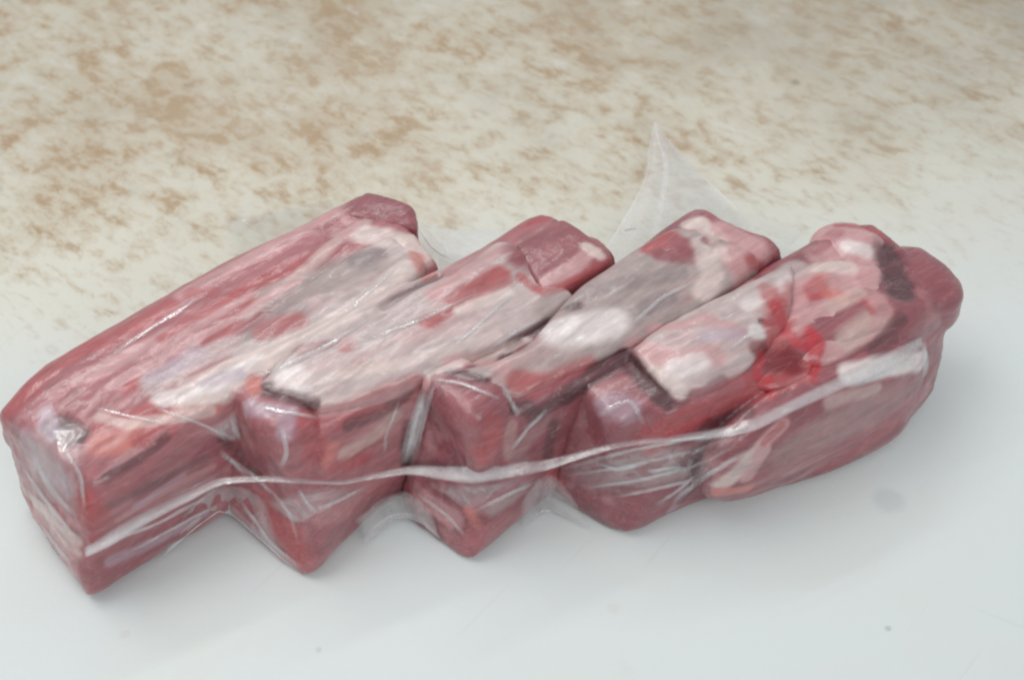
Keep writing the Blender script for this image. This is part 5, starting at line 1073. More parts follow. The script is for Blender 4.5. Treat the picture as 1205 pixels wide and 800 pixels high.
  'rows': [[[-0.09734, -0.07379, 0.04845], [-0.09336, -0.07485, 0.04767], [-0.08934, -0.07607, 0.04706], [-0.08569, -0.07595, 0.04498], [-0.08233, -0.07495, 0.04147], [-0.07925, -0.07362, 0.03718],
            [-0.07637, -0.07123, 0.03165]],
           [[-0.09721, -0.07518, 0.04915], [-0.09327, -0.07616, 0.04828], [-0.08929, -0.07726, 0.04755], [-0.08569, -0.07699, 0.0453], [-0.08243, -0.07595, 0.0418], [-0.07938, -0.07456, 0.03744],
            [-0.07655, -0.07198, 0.03169]],
           [[-0.09751, -0.07519, 0.04835], [-0.09356, -0.07617, 0.04748], [-0.08962, -0.07712, 0.04658], [-0.08607, -0.07668, 0.04415], [-0.08287, -0.07563, 0.04066], [-0.07984, -0.07414, 0.03619],
            [-0.077, -0.07156, 0.03043]]],
  'soft': (0.25, 0.25, 0.3, 0.3)},
 {'crease': 0.0004,
  'fu': 6,
  'haze': [0.06, 0.28, 0.06],
  'lay': 2,
  'name': 'film_crease_or_glint',
  'off': 0.0005,
  'res': (14, 6),
  'rows': [[[-0.11375, -0.07318, 0.04781], [-0.11022, -0.07404, 0.04747], [-0.10656, -0.07527, 0.04754], [-0.10286, -0.07668, 0.0479], [-0.09925, -0.07762, 0.0479], [-0.09582, -0.07802, 0.04731],
            [-0.09232, -0.07861, 0.04693]],
           [[-0.11356, -0.07449, 0.04841], [-0.11002, -0.07539, 0.04811], [-0.10634, -0.07672, 0.0483], [-0.10265, -0.07807, 0.04857], [-0.09908, -0.07891, 0.04848], [-0.09565, -0.07934, 0.04792],
            [-0.09221, -0.07977, 0.04737]],
           [[-0.11385, -0.07448, 0.04757], [-0.1103, -0.07541, 0.04731], [-0.10658, -0.07683, 0.04759], [-0.10288, -0.0781, 0.04778], [-0.09933, -0.07887, 0.0476], [-0.09587, -0.07936, 0.04711],
            [-0.09251, -0.07956, 0.0463]]],
  'soft': (0.25, 0.25, 0.3, 0.3)},
 {'crease': 0.0004,
  'fu': 6,
  'haze': [0.06, 0.24, 0.06],
  'lay': 2,
  'name': 'film_crease_or_glint',
  'off': 0.0005,
  'res': (20, 6),
  'rows': [[[-0.08623, -0.02992, 0.0499], [-0.08936, -0.03328, 0.04993], [-0.0925, -0.03648, 0.04984], [-0.09567, -0.03942, 0.04953], [-0.09877, -0.04247, 0.04935], [-0.10189, -0.04534, 0.04901],
            [-0.1049, -0.04839, 0.04881], [-0.10782, -0.05166, 0.04884], [-0.11076, -0.05472, 0.0487], [-0.11372, -0.05765, 0.04846]],
           [[-0.08658, -0.0297, 0.05054], [-0.08972, -0.033, 0.05052], [-0.09285, -0.0362, 0.05042], [-0.09602, -0.03913, 0.0501], [-0.09912, -0.04219, 0.04993], [-0.1022, -0.04521, 0.04973],
            [-0.10522, -0.04823, 0.04949], [-0.10814, -0.05146, 0.04948], [-0.11106, -0.05458, 0.0494], [-0.114, -0.05757, 0.04922]],
           [[-0.08726, -0.0281, 0.04989], [-0.09039, -0.03147, 0.04992], [-0.09353, -0.03468, 0.04982], [-0.0967, -0.03765, 0.04953], [-0.09983, -0.04067, 0.0493], [-0.1029, -0.04376, 0.04915],
            [-0.10593, -0.04679, 0.0489], [-0.10887, -0.05, 0.04886], [-0.11182, -0.05309, 0.04874], [-0.11476, -0.05608, 0.04853]]],
  'soft': (0.25, 0.25, 0.3, 0.3)},
 {'crease': 0.0004,
  'fu': 6,
  'haze': [0.06, 0.32, 0.06],
  'lay': 2,
  'name': 'film_crease_or_glint',
  'off': 0.0005,
  'res': (16, 6),
  'rows': [[[-0.0303, -0.01398, 0.04883], [-0.03285, -0.01872, 0.04939], [-0.03537, -0.02321, 0.04978], [-0.03791, -0.02781, 0.05035], [-0.04054, -0.0318, 0.05057], [-0.04315, -0.03557, 0.05063],
            [-0.04575, -0.0392, 0.05059], [-0.04819, -0.04373, 0.05147]],
           [[-0.03083, -0.0137, 0.04929], [-0.03337, -0.01845, 0.04986], [-0.03588, -0.02306, 0.05036], [-0.03837, -0.02773, 0.05103], [-0.04098, -0.0318, 0.05133], [-0.04357, -0.03572, 0.05153],
            [-0.04615, -0.03941, 0.05155], [-0.04873, -0.0429, 0.05141]],
           [[-0.03147, -0.01208, 0.04855], [-0.03402, -0.01676, 0.04903], [-0.03652, -0.02155, 0.04968], [-0.039, -0.02609, 0.05025], [-0.0416, -0.03035, 0.05071], [-0.04419, -0.0343, 0.05092],
            [-0.04676, -0.03812, 0.05106], [-0.04934, -0.04163, 0.05092]]],
  'soft': (0.25, 0.25, 0.3, 0.3)},
 {'crease': 0.0004,
  'fu': 6,
  'haze': [0.06, 0.24, 0.06],
  'lay': 2,
  'name': 'film_crease_or_glint',
  'off': 0.0005,
  'res': (12, 6),
  'rows': [[[0.02255, -0.06865, 0.03985], [0.0257, -0.07061, 0.04447], [0.02912, -0.06896, 0.04518], [0.03342, -0.06837, 0.04495], [0.03549, -0.07102, 0.04315], [0.03764, -0.07278, 0.04042]],
           [[0.02287, -0.07073, 0.04088], [0.02605, -0.07213, 0.04489], [0.02944, -0.07059, 0.0457], [0.03256, -0.0697, 0.04558], [0.03462, -0.0722, 0.04367], [0.03681, -0.0735, 0.04044]],
           [[0.02332, -0.07098, 0.03991], [0.02651, -0.07216, 0.0437], [0.0299, -0.07078, 0.04468], [0.03184, -0.0697, 0.04478], [0.03389, -0.0721, 0.0428], [0.03614, -0.07294, 0.03906]]],
  'soft': (0.25, 0.25, 0.3, 0.3)},
 {'crease': 0.0004,
  'fu': 6,
  'haze': [0.06, 0.36, 0.06],
  'lay': 2,
  'name': 'film_crease_or_glint',
  'off': 0.0005,
  'res': (12, 6),
  'rows': [[[0.06066, -0.05328, 0.05073], [0.06356, -0.05074, 0.05104], [0.06682, -0.04805, 0.05105], [0.07035, -0.04579, 0.05033], [0.07399, -0.04312, 0.04922]],
           [[0.06093, -0.05457, 0.05123], [0.06383, -0.05197, 0.05147], [0.06688, -0.04944, 0.05148], [0.0704, -0.04714, 0.0507], [0.07403, -0.04448, 0.04959]],
           [[0.06145, -0.05445, 0.05029], [0.06436, -0.05182, 0.05051], [0.06722, -0.04943, 0.05052], [0.07076, -0.04701, 0.04961], [0.0744, -0.04431, 0.04845]]],
  'soft': (0.25, 0.25, 0.3, 0.3)}]


# ------------------------------------------------------------------ numpy noise
def _hash(i, j, k, s):
    h = (i*374761393 + j*668265263 + k*2147483647 + s*974634777) & 0xFFFFFFFF
    h = ((h ^ (h >> 13))*1274126177) & 0xFFFFFFFF
    h = ((h ^ (h >> 16))*2246822519) & 0xFFFFFFFF
    return ((h ^ (h >> 15)) & 0xFFFF)/65535.0
def vnoise(p, scale, seed=0):
    q = np.asarray(p)/scale
    b = np.floor(q).astype(np.int64); f = q-b; f = f*f*(3-2*f)
    r = 0
    for dx in (0, 1):
        for dy in (0, 1):
            for dz in (0, 1):
                w = (f[:, 0] if dx else 1-f[:, 0])*(f[:, 1] if dy else 1-f[:, 1])*(f[:, 2] if dz else 1-f[:, 2])
                r = r + w*_hash(b[:, 0]+dx, b[:, 1]+dy, b[:, 2]+dz, seed)
    return r*2-1
def fbm(p, scale, seed=0, octv=3):
    r, a = 0, 1.0
    for o in range(octv):
        r = r + a*vnoise(p, scale/2**o, seed+o*17); a *= .5
    return r/1.75

# ------------------------------------------------------------------ helpers
def link(name, me, mat, parent=None):
    o = bpy.data.objects.new(name, me); COL.objects.link(o)
    if mat is not None and not me.materials: me.materials.append(mat)
    if parent is not None: o.parent = parent
    return o
def smooth(me):
    me.polygons.foreach_set('use_smooth', [True]*len(me.polygons))
def thing(name, label, cat, loc, group=None):
    o = bpy.data.objects.new(name, None); COL.objects.link(o)
    o.empty_display_size = .01; o.location = loc
    o['label'] = label; o['category'] = cat
    if group: o['group'] = group
    return o
def nodes(name):
    m = bpy.data.materials.new(name); m.use_nodes = True
    nt = m.node_tree
    return m, nt, nt.nodes['Principled BSDF'], nt.nodes['Material Output']
def N(nt, typ, **kw):
    n = nt.nodes.new(typ)
    for k, v in kw.items():
        if k in n.inputs: n.inputs[k].default_value = v
        else: setattr(n, k, v)
    return n

# ------------------------------------------------------------------ cutting board
def board_material():
    m, nt, b, out = nodes('white_plastic_board')
    L = nt.links.new
    tc = N(nt, 'ShaderNodeTexCoord')
    sep = N(nt, 'ShaderNodeSeparateXYZ'); L(tc.outputs['Object'], sep.inputs[0])
    def math_(op, a, c=None, clamp=False):
        n = nt.nodes.new('ShaderNodeMath'); n.operation = op; n.use_clamp = clamp
        for i, v in ((0, a), (1, c)):
            if v is None: continue
            if isinstance(v, (int, float)): n.inputs[i].default_value = v
            else: L(v, n.inputs[i])
        return n.outputs[0]
    def mix(fac, a, c, blend='MIX'):
        n = nt.nodes.new('ShaderNodeMix'); n.data_type = 'RGBA'; n.blend_type = blend
        for s, v in (('Factor', fac), ('A', a), ('B', c)):
            sk = [i for i in n.inputs if i.name == s and (i.type == 'RGBA' if s != 'Factor' else i.type == 'VALUE')][0]
            if isinstance(v, (int, float)): sk.default_value = v
            elif isinstance(v, tuple): sk.default_value = (*v, 1)
            else: L(v, sk)
        return [o for o in n.outputs if o.type == 'RGBA'][0]
    def noise(vec, scale, detail=3, rough=.6, dist=0):
        n = N(nt, 'ShaderNodeTexNoise'); n.inputs['Scale'].default_value = scale
        n.inputs['Detail'].default_value = detail; n.inputs['Roughness'].default_value = rough; n.inputs['Distortion'].default_value = dist
        L(vec, n.inputs['Vector']); return n.outputs['Fac']
    def ramp(v, a, c, x=0., y=1.):
        n = N(nt, 'ShaderNodeMapRange'); n.interpolation_type = 'SMOOTHSTEP'
        n.inputs[1].default_value = a; n.inputs[2].default_value = c; n.inputs[3].default_value = x; n.inputs[4].default_value = y
        L(v, n.inputs[0]); return n.outputs[0]
    # stains lie in smears along the wiping direction
    mp0 = N(nt, 'ShaderNodeMapping'); mp0.inputs['Rotation'].default_value = (0, 0, math.radians(40))
    L(tc.outputs['Object'], mp0.inputs[0])
    mp = N(nt, 'ShaderNodeMapping'); mp.inputs['Scale'].default_value = (0.8, 1.0, 1)
    L(mp0.outputs[0], mp.inputs[0]); v = mp.outputs[0]
    mp2 = N(nt, 'ShaderNodeMapping'); mp2.inputs['Scale'].default_value = (0.55, 1.1, 1); mp2.inputs['Location'].default_value = (3.1, 1.7, 0)
    L(mp0.outputs[0], mp2.inputs[0]); v2 = mp2.outputs[0]
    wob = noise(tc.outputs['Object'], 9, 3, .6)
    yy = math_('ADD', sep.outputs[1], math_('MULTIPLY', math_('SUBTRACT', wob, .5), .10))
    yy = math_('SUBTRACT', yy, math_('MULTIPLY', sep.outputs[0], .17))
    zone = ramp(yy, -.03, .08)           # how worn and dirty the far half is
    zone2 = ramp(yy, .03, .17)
    big = noise(v, 17, 3, .6, .3)
    med = noise(v, 105, 4, .66, .3)
    fine = noise(v2, 240, 4, .66, .2)
    mix3 = math_('ADD', math_('MULTIPLY', big, .26), math_('ADD', math_('MULTIPLY', med, .44), math_('MULTIPLY', fine, .30)))
    thr = math_('ADD', mix3, math_('ADD', math_('MULTIPLY', zone, .12), math_('MULTIPLY', zone2, .035)))
    patch = ramp(math_('SUBTRACT', noise(tc.outputs['Object'], 11, 3, .6), math_('MULTIPLY', sep.outputs[0], .22)), .32, .60, .5, 1.)
    blotch = ramp(thr, .56, .72)
    deep = ramp(thr, .65, .74)
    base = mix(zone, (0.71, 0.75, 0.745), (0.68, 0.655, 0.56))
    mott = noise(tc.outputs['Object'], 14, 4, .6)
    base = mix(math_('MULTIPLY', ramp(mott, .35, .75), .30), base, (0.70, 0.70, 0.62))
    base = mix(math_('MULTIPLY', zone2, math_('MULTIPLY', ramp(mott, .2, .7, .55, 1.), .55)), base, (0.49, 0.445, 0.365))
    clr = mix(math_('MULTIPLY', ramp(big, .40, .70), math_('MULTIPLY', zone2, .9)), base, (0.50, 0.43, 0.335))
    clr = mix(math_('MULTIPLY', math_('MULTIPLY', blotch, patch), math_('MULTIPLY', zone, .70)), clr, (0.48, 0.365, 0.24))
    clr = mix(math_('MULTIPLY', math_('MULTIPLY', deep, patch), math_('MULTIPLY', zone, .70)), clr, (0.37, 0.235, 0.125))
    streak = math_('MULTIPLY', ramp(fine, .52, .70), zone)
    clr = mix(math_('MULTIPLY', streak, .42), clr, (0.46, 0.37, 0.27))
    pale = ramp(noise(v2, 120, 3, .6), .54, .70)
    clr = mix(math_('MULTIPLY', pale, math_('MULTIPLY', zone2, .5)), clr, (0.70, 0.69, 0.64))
    wear_falloff = ramp(math_('ADD', mott, math_('MULTIPLY', sep.outputs[0], .7)), .42, .80)  # grey wear, deepened to the right as painted light falloff
    clr = mix(math_('MULTIPLY', wear_falloff, math_('MULTIPLY', zone2, .65)), clr, (0.40, 0.36, 0.29))
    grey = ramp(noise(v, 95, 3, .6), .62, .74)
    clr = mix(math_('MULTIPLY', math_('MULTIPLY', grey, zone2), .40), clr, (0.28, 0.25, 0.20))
    # faint smears on the clean half
    sm = ramp(noise(v, 45, 3, .6), .64, .80)
    clr = mix(math_('MULTIPLY', sm, .16), clr, (0.62, 0.50, 0.42))
    # fine knife marks, two directions
    for rz, lc in ((28, 0.3), (-52, 2.2)):
        ma = N(nt, 'ShaderNodeMapping'); ma.inputs['Rotation'].default_value = (0, 0, math.radians(rz)); L(tc.outputs['Object'], ma.inputs[0])
        mb = N(nt, 'ShaderNodeMapping'); mb.inputs['Scale'].default_value = (0.045, 1, 1); mb.inputs['Location'].default_value = (lc, lc, 0); L(ma.outputs[0], mb.inputs[0])
        cut = ramp(noise(mb.outputs[0], 330, 2, .5), .68, .75)
        clr = mix(math_('MULTIPLY', cut, .08), clr, (0.45, 0.43, 0.38))
    # single spots left on the clean half
    for (cx, cy, r, fac, cc) in SPOTS:
        d = N(nt, 'ShaderNodeVectorMath'); d.operation = 'DISTANCE'
        L(tc.outputs['Object'], d.inputs[0]); d.inputs[1].default_value = (cx, cy, 0)
        k = math_('MULTIPLY', ramp(math_('ADD', d.outputs['Value'], math_('MULTIPLY', math_('SUBTRACT', med, .5), r*.9)), r*.45, r*1.15, 1., 0.), fac)
        clr = mix(k, clr, cc)
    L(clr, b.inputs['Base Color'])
    rg = N(nt, 'ShaderNodeMapRange'); rg.inputs[3].default_value = .34; rg.inputs[4].default_value = .62
    L(med, rg.inputs[0]); L(rg.outputs[0], b.inputs['Roughness'])
    b.inputs['Specular IOR Level'].default_value = .35
    # knife scratches and worn relief
    bp = N(nt, 'ShaderNodeBump'); bp.inputs['Strength'].default_value = .25; bp.inputs['Distance'].default_value = .0008
    h = math_('ADD', math_('MULTIPLY', fine, zone), math_('MULTIPLY', noise(tc.outputs['Object'], 420, 2, .6), .35))
    L(h, bp.inputs['Height']); L(bp.outputs[0], b.inputs['Normal'])
    return m
def make_board():
    bm = bmesh.new()
    bmesh.ops.create_cube(bm, size=1, matrix=Matrix.LocRotScale((0, 0.05, -0.0125), None, (1.3, 1.1, 0.025)))
    bmesh.ops.bevel(bm, geom=bm.edges[:], offset=.004, segments=3, affect='EDGES')
    me = bpy.data.meshes.new('cutting_board'); bm.to_mesh(me); bm.free(); smooth(me)
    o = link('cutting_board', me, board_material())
    o['kind'] = 'structure'
make_board()

# ------------------------------------------------------------------ meat
def meat_material():
    m, nt, b, out = nodes('raw_meat')
    L = nt.links.new
    at_ = N(nt, 'ShaderNodeAttribute'); at_.attribute_name = 'tint'
    fb = N(nt, 'ShaderNodeAttribute'); fb.attribute_name = 'fibre'
    def noise(scale, detail, rough=.6):
        n = N(nt, 'ShaderNodeTexNoise'); n.inputs['Scale'].default_value = scale; n.inputs['Detail'].default_value = detail
        n.inputs['Roughness'].default_value = rough; L(fb.outputs['Vector'], n.inputs['Vector']); return n.outputs['Fac']
    n1, n2 = noise(420, 5, .65), noise(1300, 3, .6)
    mr = N(nt, 'ShaderNodeMapRange'); mr.inputs[1].default_value = .25; mr.inputs[2].default_value = .75; mr.inputs[3].default_value = .76; mr.inputs[4].default_value = 1.18
    L(n1, mr.inputs[0])
    mx = N(nt, 'ShaderNodeVectorMath'); mx.operation = 'SCALE'
    L(at_.outputs['Color'], mx.inputs[0]); L(mr.outputs[0], mx.inputs['Scale'])
    # thin threads of fat between the fibres
    n3 = N(nt, 'ShaderNodeTexNoise'); n3.inputs['Scale'].default_value = 330; n3.inputs['Detail'].default_value = 3; n3.inputs['Distortion'].default_value = .8
    L(fb.outputs['Vector'], n3.inputs['Vector'])
    sb = N(nt, 'ShaderNodeMath'); sb.operation = 'SUBTRACT'; sb.inputs[1].default_value = .5; L(n3.outputs['Fac'], sb.inputs[0])
    ab = N(nt, 'ShaderNodeMath'); ab.operation = 'ABSOLUTE'; L(sb.outputs[0], ab.inputs[0])
    th = N(nt, 'ShaderNodeMapRange'); th.inputs[1].default_value = 0; th.inputs[2].default_value = .035; th.inputs[3].default_value = .12; th.inputs[4].default_value = 0
    L(ab.outputs[0], th.inputs[0])
    mm = N(nt, 'ShaderNodeMix'); mm.data_type = 'RGBA'
    L(th.outputs[0], mm.inputs[0]); L(mx.outputs[0], mm.inputs[6]); mm.inputs[7].default_value = (.60, .46, .44, 1)
    L(mm.outputs[2], b.inputs['Base Color'])
    b.inputs['Subsurface Weight'].default_value = .12
    b.inputs['Subsurface Radius'].default_value = (1, .35, .25)
    b.inputs['Subsurface Scale'].default_value = .002
    b.inputs['Roughness'].default_value = .42
    b.inputs['Coat Weight'].default_value = .7
    b.inputs['Coat Roughness'].default_value = .20
    b.inputs['Coat IOR'].default_value = 1.5
    bp = N(nt, 'ShaderNodeBump'); bp.inputs['Strength'].default_value = .3; bp.inputs['Distance'].default_value = .0005
    ad = N(nt, 'ShaderNodeMath'); ad.operation = 'ADD'; L(n1, ad.inputs[0]); L(n2, ad.inputs[1])
    L(ad.outputs[0], bp.inputs['Height']); L(bp.outputs[0], b.inputs['Normal'])
    # the film lies on the meat in fine creases: relief of the coat only
    tc = N(nt, 'ShaderNodeTexCoord')
    cn = N(nt, 'ShaderNodeTexNoise'); cn.inputs['Scale'].default_value = 95; cn.inputs['Detail'].default_value = 3; cn.inputs['Distortion'].default_value = 1.2
    L(tc.outputs['Object'], cn.inputs['Vector'])
    cb = N(nt, 'ShaderNodeBump'); cb.inputs['Strength'].default_value = .35; cb.inputs['Distance'].default_value = .0018
    L(cn.outputs['Fac'], cb.inputs['Height']); L(cb.outputs[0], b.inputs['Coat Normal'])
    return m
MEAT = meat_material()

def catmull(pts, t):
    n = len(pts)-1
    x = min(max(t, 0), 1)*n; i = min(int(x), n-1); u = x-i
    p = [np.array(pts[min(max(k, 0), n)], float) for k in (i-1, i, i+1, i+2)]
    return .5*((2*p[1]) + (-p[0]+p[2])*u + (2*p[0]-5*p[1]+4*p[2]-p[3])*u*u + (-p[0]+3*p[1]-3*p[2]+p[3])*u**3)
def loft(stations, nt_=30, na=48, power=6.5, cap=.07, grow=1.0, ext=0.0):
    """closed solid through cross sections given by four corners (top left, top right, bottom right, bottom left)"""
    st = [np.array(s, float).reshape(12) for s in stations]
    if ext:
        d = st[-1]-st[0]; d = d.reshape(4, 3).mean(0); d[2] = 0; d /= np.linalg.norm(d)
        st[0] = (st[0].reshape(4, 3)-d*ext).ravel(); st[-1] = (st[-1].reshape(4, 3)+d*ext).ravel()
    ang = np.linspace(0, 2*math.pi, na, endpoint=False)
    ca, sa = np.cos(ang), np.sin(ang)
    a = np.sign(ca)*np.abs(ca)**(2/power); b = np.sign(sa)*np.abs(sa)**(2/power)
    rings = []
    for k in range(nt_+1):
        t = k/nt_
        s = catmull(st, t).reshape(4, 3)
        e = min(t, 1-t)/cap
        sc = grow*(1.0 if e >= 1 else (1-(1-e)**2.6)**(1/2.6)*.35+.65 if e > 0 else .65)
        c = s.mean(0); A, B = a*sc, b*sc
        w = [(1-A)*(1+B)/4, (1+A)*(1+B)/4, (1+A)*(1-B)/4, (1-A)*(1-B)/4]
        rings.append(sum(w[i][:, None]*s[i][None] for i in range(4)))
    V = np.concatenate(rings); F = []
    for k in range(nt_):
        for j in range(na):
            j2 = (j+1) % na
            F.append((k*na+j, k*na+j2, (k+1)*na+j2, (k+1)*na+j))
    F.append(tuple(range(na-1, -1, -1))); F.append(tuple(nt_*na+j for j in range(na)))
    return V, F
def blob(center, ax, ay, az, power=2.6, n=20):
    """rounded lump: three half-axis vectors"""
    V, F = [], []
    for i in range(n+1):
        ph = -math.pi/2+math.pi*i/n
        for j in range(2*n):
            th = math.pi*j/n
            f = lambda c: math.copysign(abs(c)**(2/power), c)
            x, y, z = f(math.cos(ph))*f(math.cos(th)), f(math.cos(ph))*f(math.sin(th)), f(math.sin(ph))
            V.append(np.array(center)+x*np.array(ax)+y*np.array(ay)+z*np.array(az))
    for i in range(n):
        for j in range(2*n):
            F.append((i*2*n+j, i*2*n+(j+1) % (2*n), (i+1)*2*n+(j+1) % (2*n), (i+1)*2*n+j))
    return np.array(V), F
def fuse(pieces, voxel, passes=3):
    """one continuous skin over overlapping solids"""
    bm = bmesh.new()
    for V, F in pieces:
        vs_ = [bm.verts.new(v) for v in V]
        for f in F: 
            try: bm.faces.new([vs_[i] for i in f])
            except ValueError: pass
    bmesh.ops.remove_doubles(bm, verts=bm.verts, dist=1e-6)
    bmesh.ops.recalc_face_normals(bm, faces=bm.faces)
    me = bpy.data.meshes.new('tmp'); bm.to_mesh(me); bm.free()
    o = bpy.data.objects.new('tmp', me); COL.objects.link(o)
    md = o.modifiers.new('r', 'REMESH'); md.mode = 'VOXEL'; md.voxel_size = voxel
    ms = o.modifiers.new('s', 'SMOOTH'); ms.factor = .5; ms.iterations = passes
    dg = bpy.context.evaluated_depsgraph_get()
    r = bpy.data.meshes.new_from_object(o.evaluated_get(dg))
    bpy.data.objects.remove(o); bpy.data.meshes.remove(me)
    return r
def verts(me):
    a = np.empty(len(me.vertices)*3, np.float32); me.vertices.foreach_get('co', a); return a.reshape(-1, 3).astype(float)
def normals(me):
    a = np.empty(len(me.vertices)*3, np.float32); me.vertices.foreach_get('normal', a); return a.reshape(-1, 3).astype(float)
def set_verts(me, V):
    me.vertices.foreach_set('co', V.astype(np.float32).ravel()); me.update()

PAL = {k: np.array(v) for k, v in PALETTE.items()}
RIB_MESHES = []       # (mesh, object name, default tint, axis frame, rib index, seed)
def local(V, fr):
    o, L, Wd, Z = fr
    d = V-o
    return np.stack([d@L, d@Wd, d@Z], 1)
def roughen(me, fr, amp, seed):
    V = verts(me); nn = normals(me); q = local(V, fr)
    s = q*np.array([.28, 1, 1])
    d = fbm(s, .011, seed)*amp + fbm(s, .0042, seed+5)*amp*.35 + (np.abs(vnoise(s, .0022, seed+8))-.3)*amp*.12
    V = V+nn*d[:, None]
    V[:, 2] = np.maximum(V[:, 2], .0012)
    set_verts(me, V)
def paint(me, default, fr, seed, strokes, plain=False):
    V = verts(me); q = local(V, fr); s = q*np.array([.22, 1, 1])
    c = np.repeat(PAL[default][None], len(V), 0)
    # natural streaks of fat and darker meat along the fibres
    st = fbm(s, .006, seed+31); st2 = fbm(s, .0035, seed+71)
    if plain:
        pass
    elif default in ('red', 'maroon', 'mauve'):
        k = np.clip((st-.12)*3.0, 0, 1)*.36
        c = c*(1-k[:, None])+PAL['pink']*k[:, None]
        k = np.clip((-st2-.15)*2.5, 0, 1)*.28
        c = c*(1-k[:, None])+PAL['dark']*k[:, None]
    else:
        k = np.clip((st-.05)*2.6, 0, 1)*.34
        c = c*(1-k[:, None])+PAL['pink']*k[:, None]
        k = np.clip((st2-.2)*2.5, 0, 1)*.26
        c = c*(1-k[:, None])+PAL['red']*k[:, None]
    wob = fbm(q*np.array([.5, 1, 1]), .0045, seed+3)*.24 + fbm(s, .0022, seed+9)*.34
    lift = np.zeros(len(V))
    for (col, r, al, hgt, pts) in strokes:
        P = np.array(pts)
        lo, hi = P.min(0)-2.2*r, P.max(0)+2.2*r
        idx = np.nonzero(np.all((V > lo) & (V < hi), 1))[0]
        if not len(idx): continue
        X = V[idx]; best = np.full(len(idx), 9.)
        if len(P) == 1: best = np.linalg.norm(X-P[0], axis=1)
        for i in range(len(P)-1):
            ab = P[i+1]-P[i]; t = np.clip(((X-P[i])@ab)/max(ab@ab, 1e-12), 0, 1)
            best = np.minimum(best, np.linalg.norm(X-(P[i]+t[:, None]*ab), axis=1))
        x = best/r + wob[idx]*.8
        k = np.clip((1.36-x)/.74, 0, 1); k = k*k*(3-2*k)
        ka = k*al*np.clip(.94+st2[idx]*.4, .45, 1.0)
        c[idx] = c[idx]*(1-ka[:, None])+PAL[col]*ka[:, None]
        if hgt: lift[idx] += k*hgt
    c = c*(1+.14*fbm(q, .002, seed+13))[:, None]
    if np.any(lift): 
        V2 = V+normals(me)*lift[:, None]; V2[:, 2] = np.maximum(V2[:, 2], .0012); set_verts(me, V2)
    a = me.attributes.new('tint', 'FLOAT_COLOR', 'POINT')
    a.data.foreach_set('color', np.concatenate([np.clip(c, 0, 1), np.ones((len(c), 1))], 1).astype(np.float32).ravel())
    a = me.attributes.new('fibre', 'FLOAT_VECTOR', 'POINT')
    a.data.foreach_set('vector', (q*np.array([.18, 1, 1])).astype(np.float32).ravel())

def build_ribs():
    for ri, R in enumerate(RIBS):
        body = np.array(R['body'], float)
        o = body[0].mean(0); e = body[-1].mean(0)
        L = e-o; L[2] = 0; L /= np.linalg.norm(L)
        Z = np.array([0, 0, 1.]); Wd = np.cross(L, Z)
        fr = (o, L, Wd, Z)
        root = thing('short_rib', R['label'], 'meat', (o[0], o[1], 0), 'bone-in meat pieces vacuum packed side by side')
        inv = Matrix.Translation((-o[0], -o[1], 0))
        for pi, p in enumerate(R['parts']):
            pieces = []
            for kind, data, opt in p['solids']:
                if kind == 'loft': pieces.append(loft(data, **opt))
                else:
                    c, sl, sw, sz, tilt = data
                    rot = Matrix.Rotation(tilt, 3, Vector(L)) if tilt else Matrix.Identity(3)
                    ax, ay, az = [np.array(rot @ Vector(v)) for v in (L*sl, Wd*sw, Z*sz)]
                    pieces.append(blob(c, ax, ay, az, **opt))
            me = fuse(pieces, p.get('voxel', .0008), p.get('smooth', 2))
            me.name = p['name']
            roughen(me, fr, p.get('amp', .0012), 100*ri+pi*7)
            RIB_MESHES.append((me, p, fr, root, 100*ri+pi*7, inv))
build_ribs()

for me, p, fr, root, seed, inv in RIB_MESHES:
    paint(me, p['tint'], fr, seed, STROKES, p.get('plain', False))
    me.transform(inv)
    smooth(me)
    ob = link(p['name'], me, MEAT, root)
    if p.get('label'): ob['label'] = p['label']

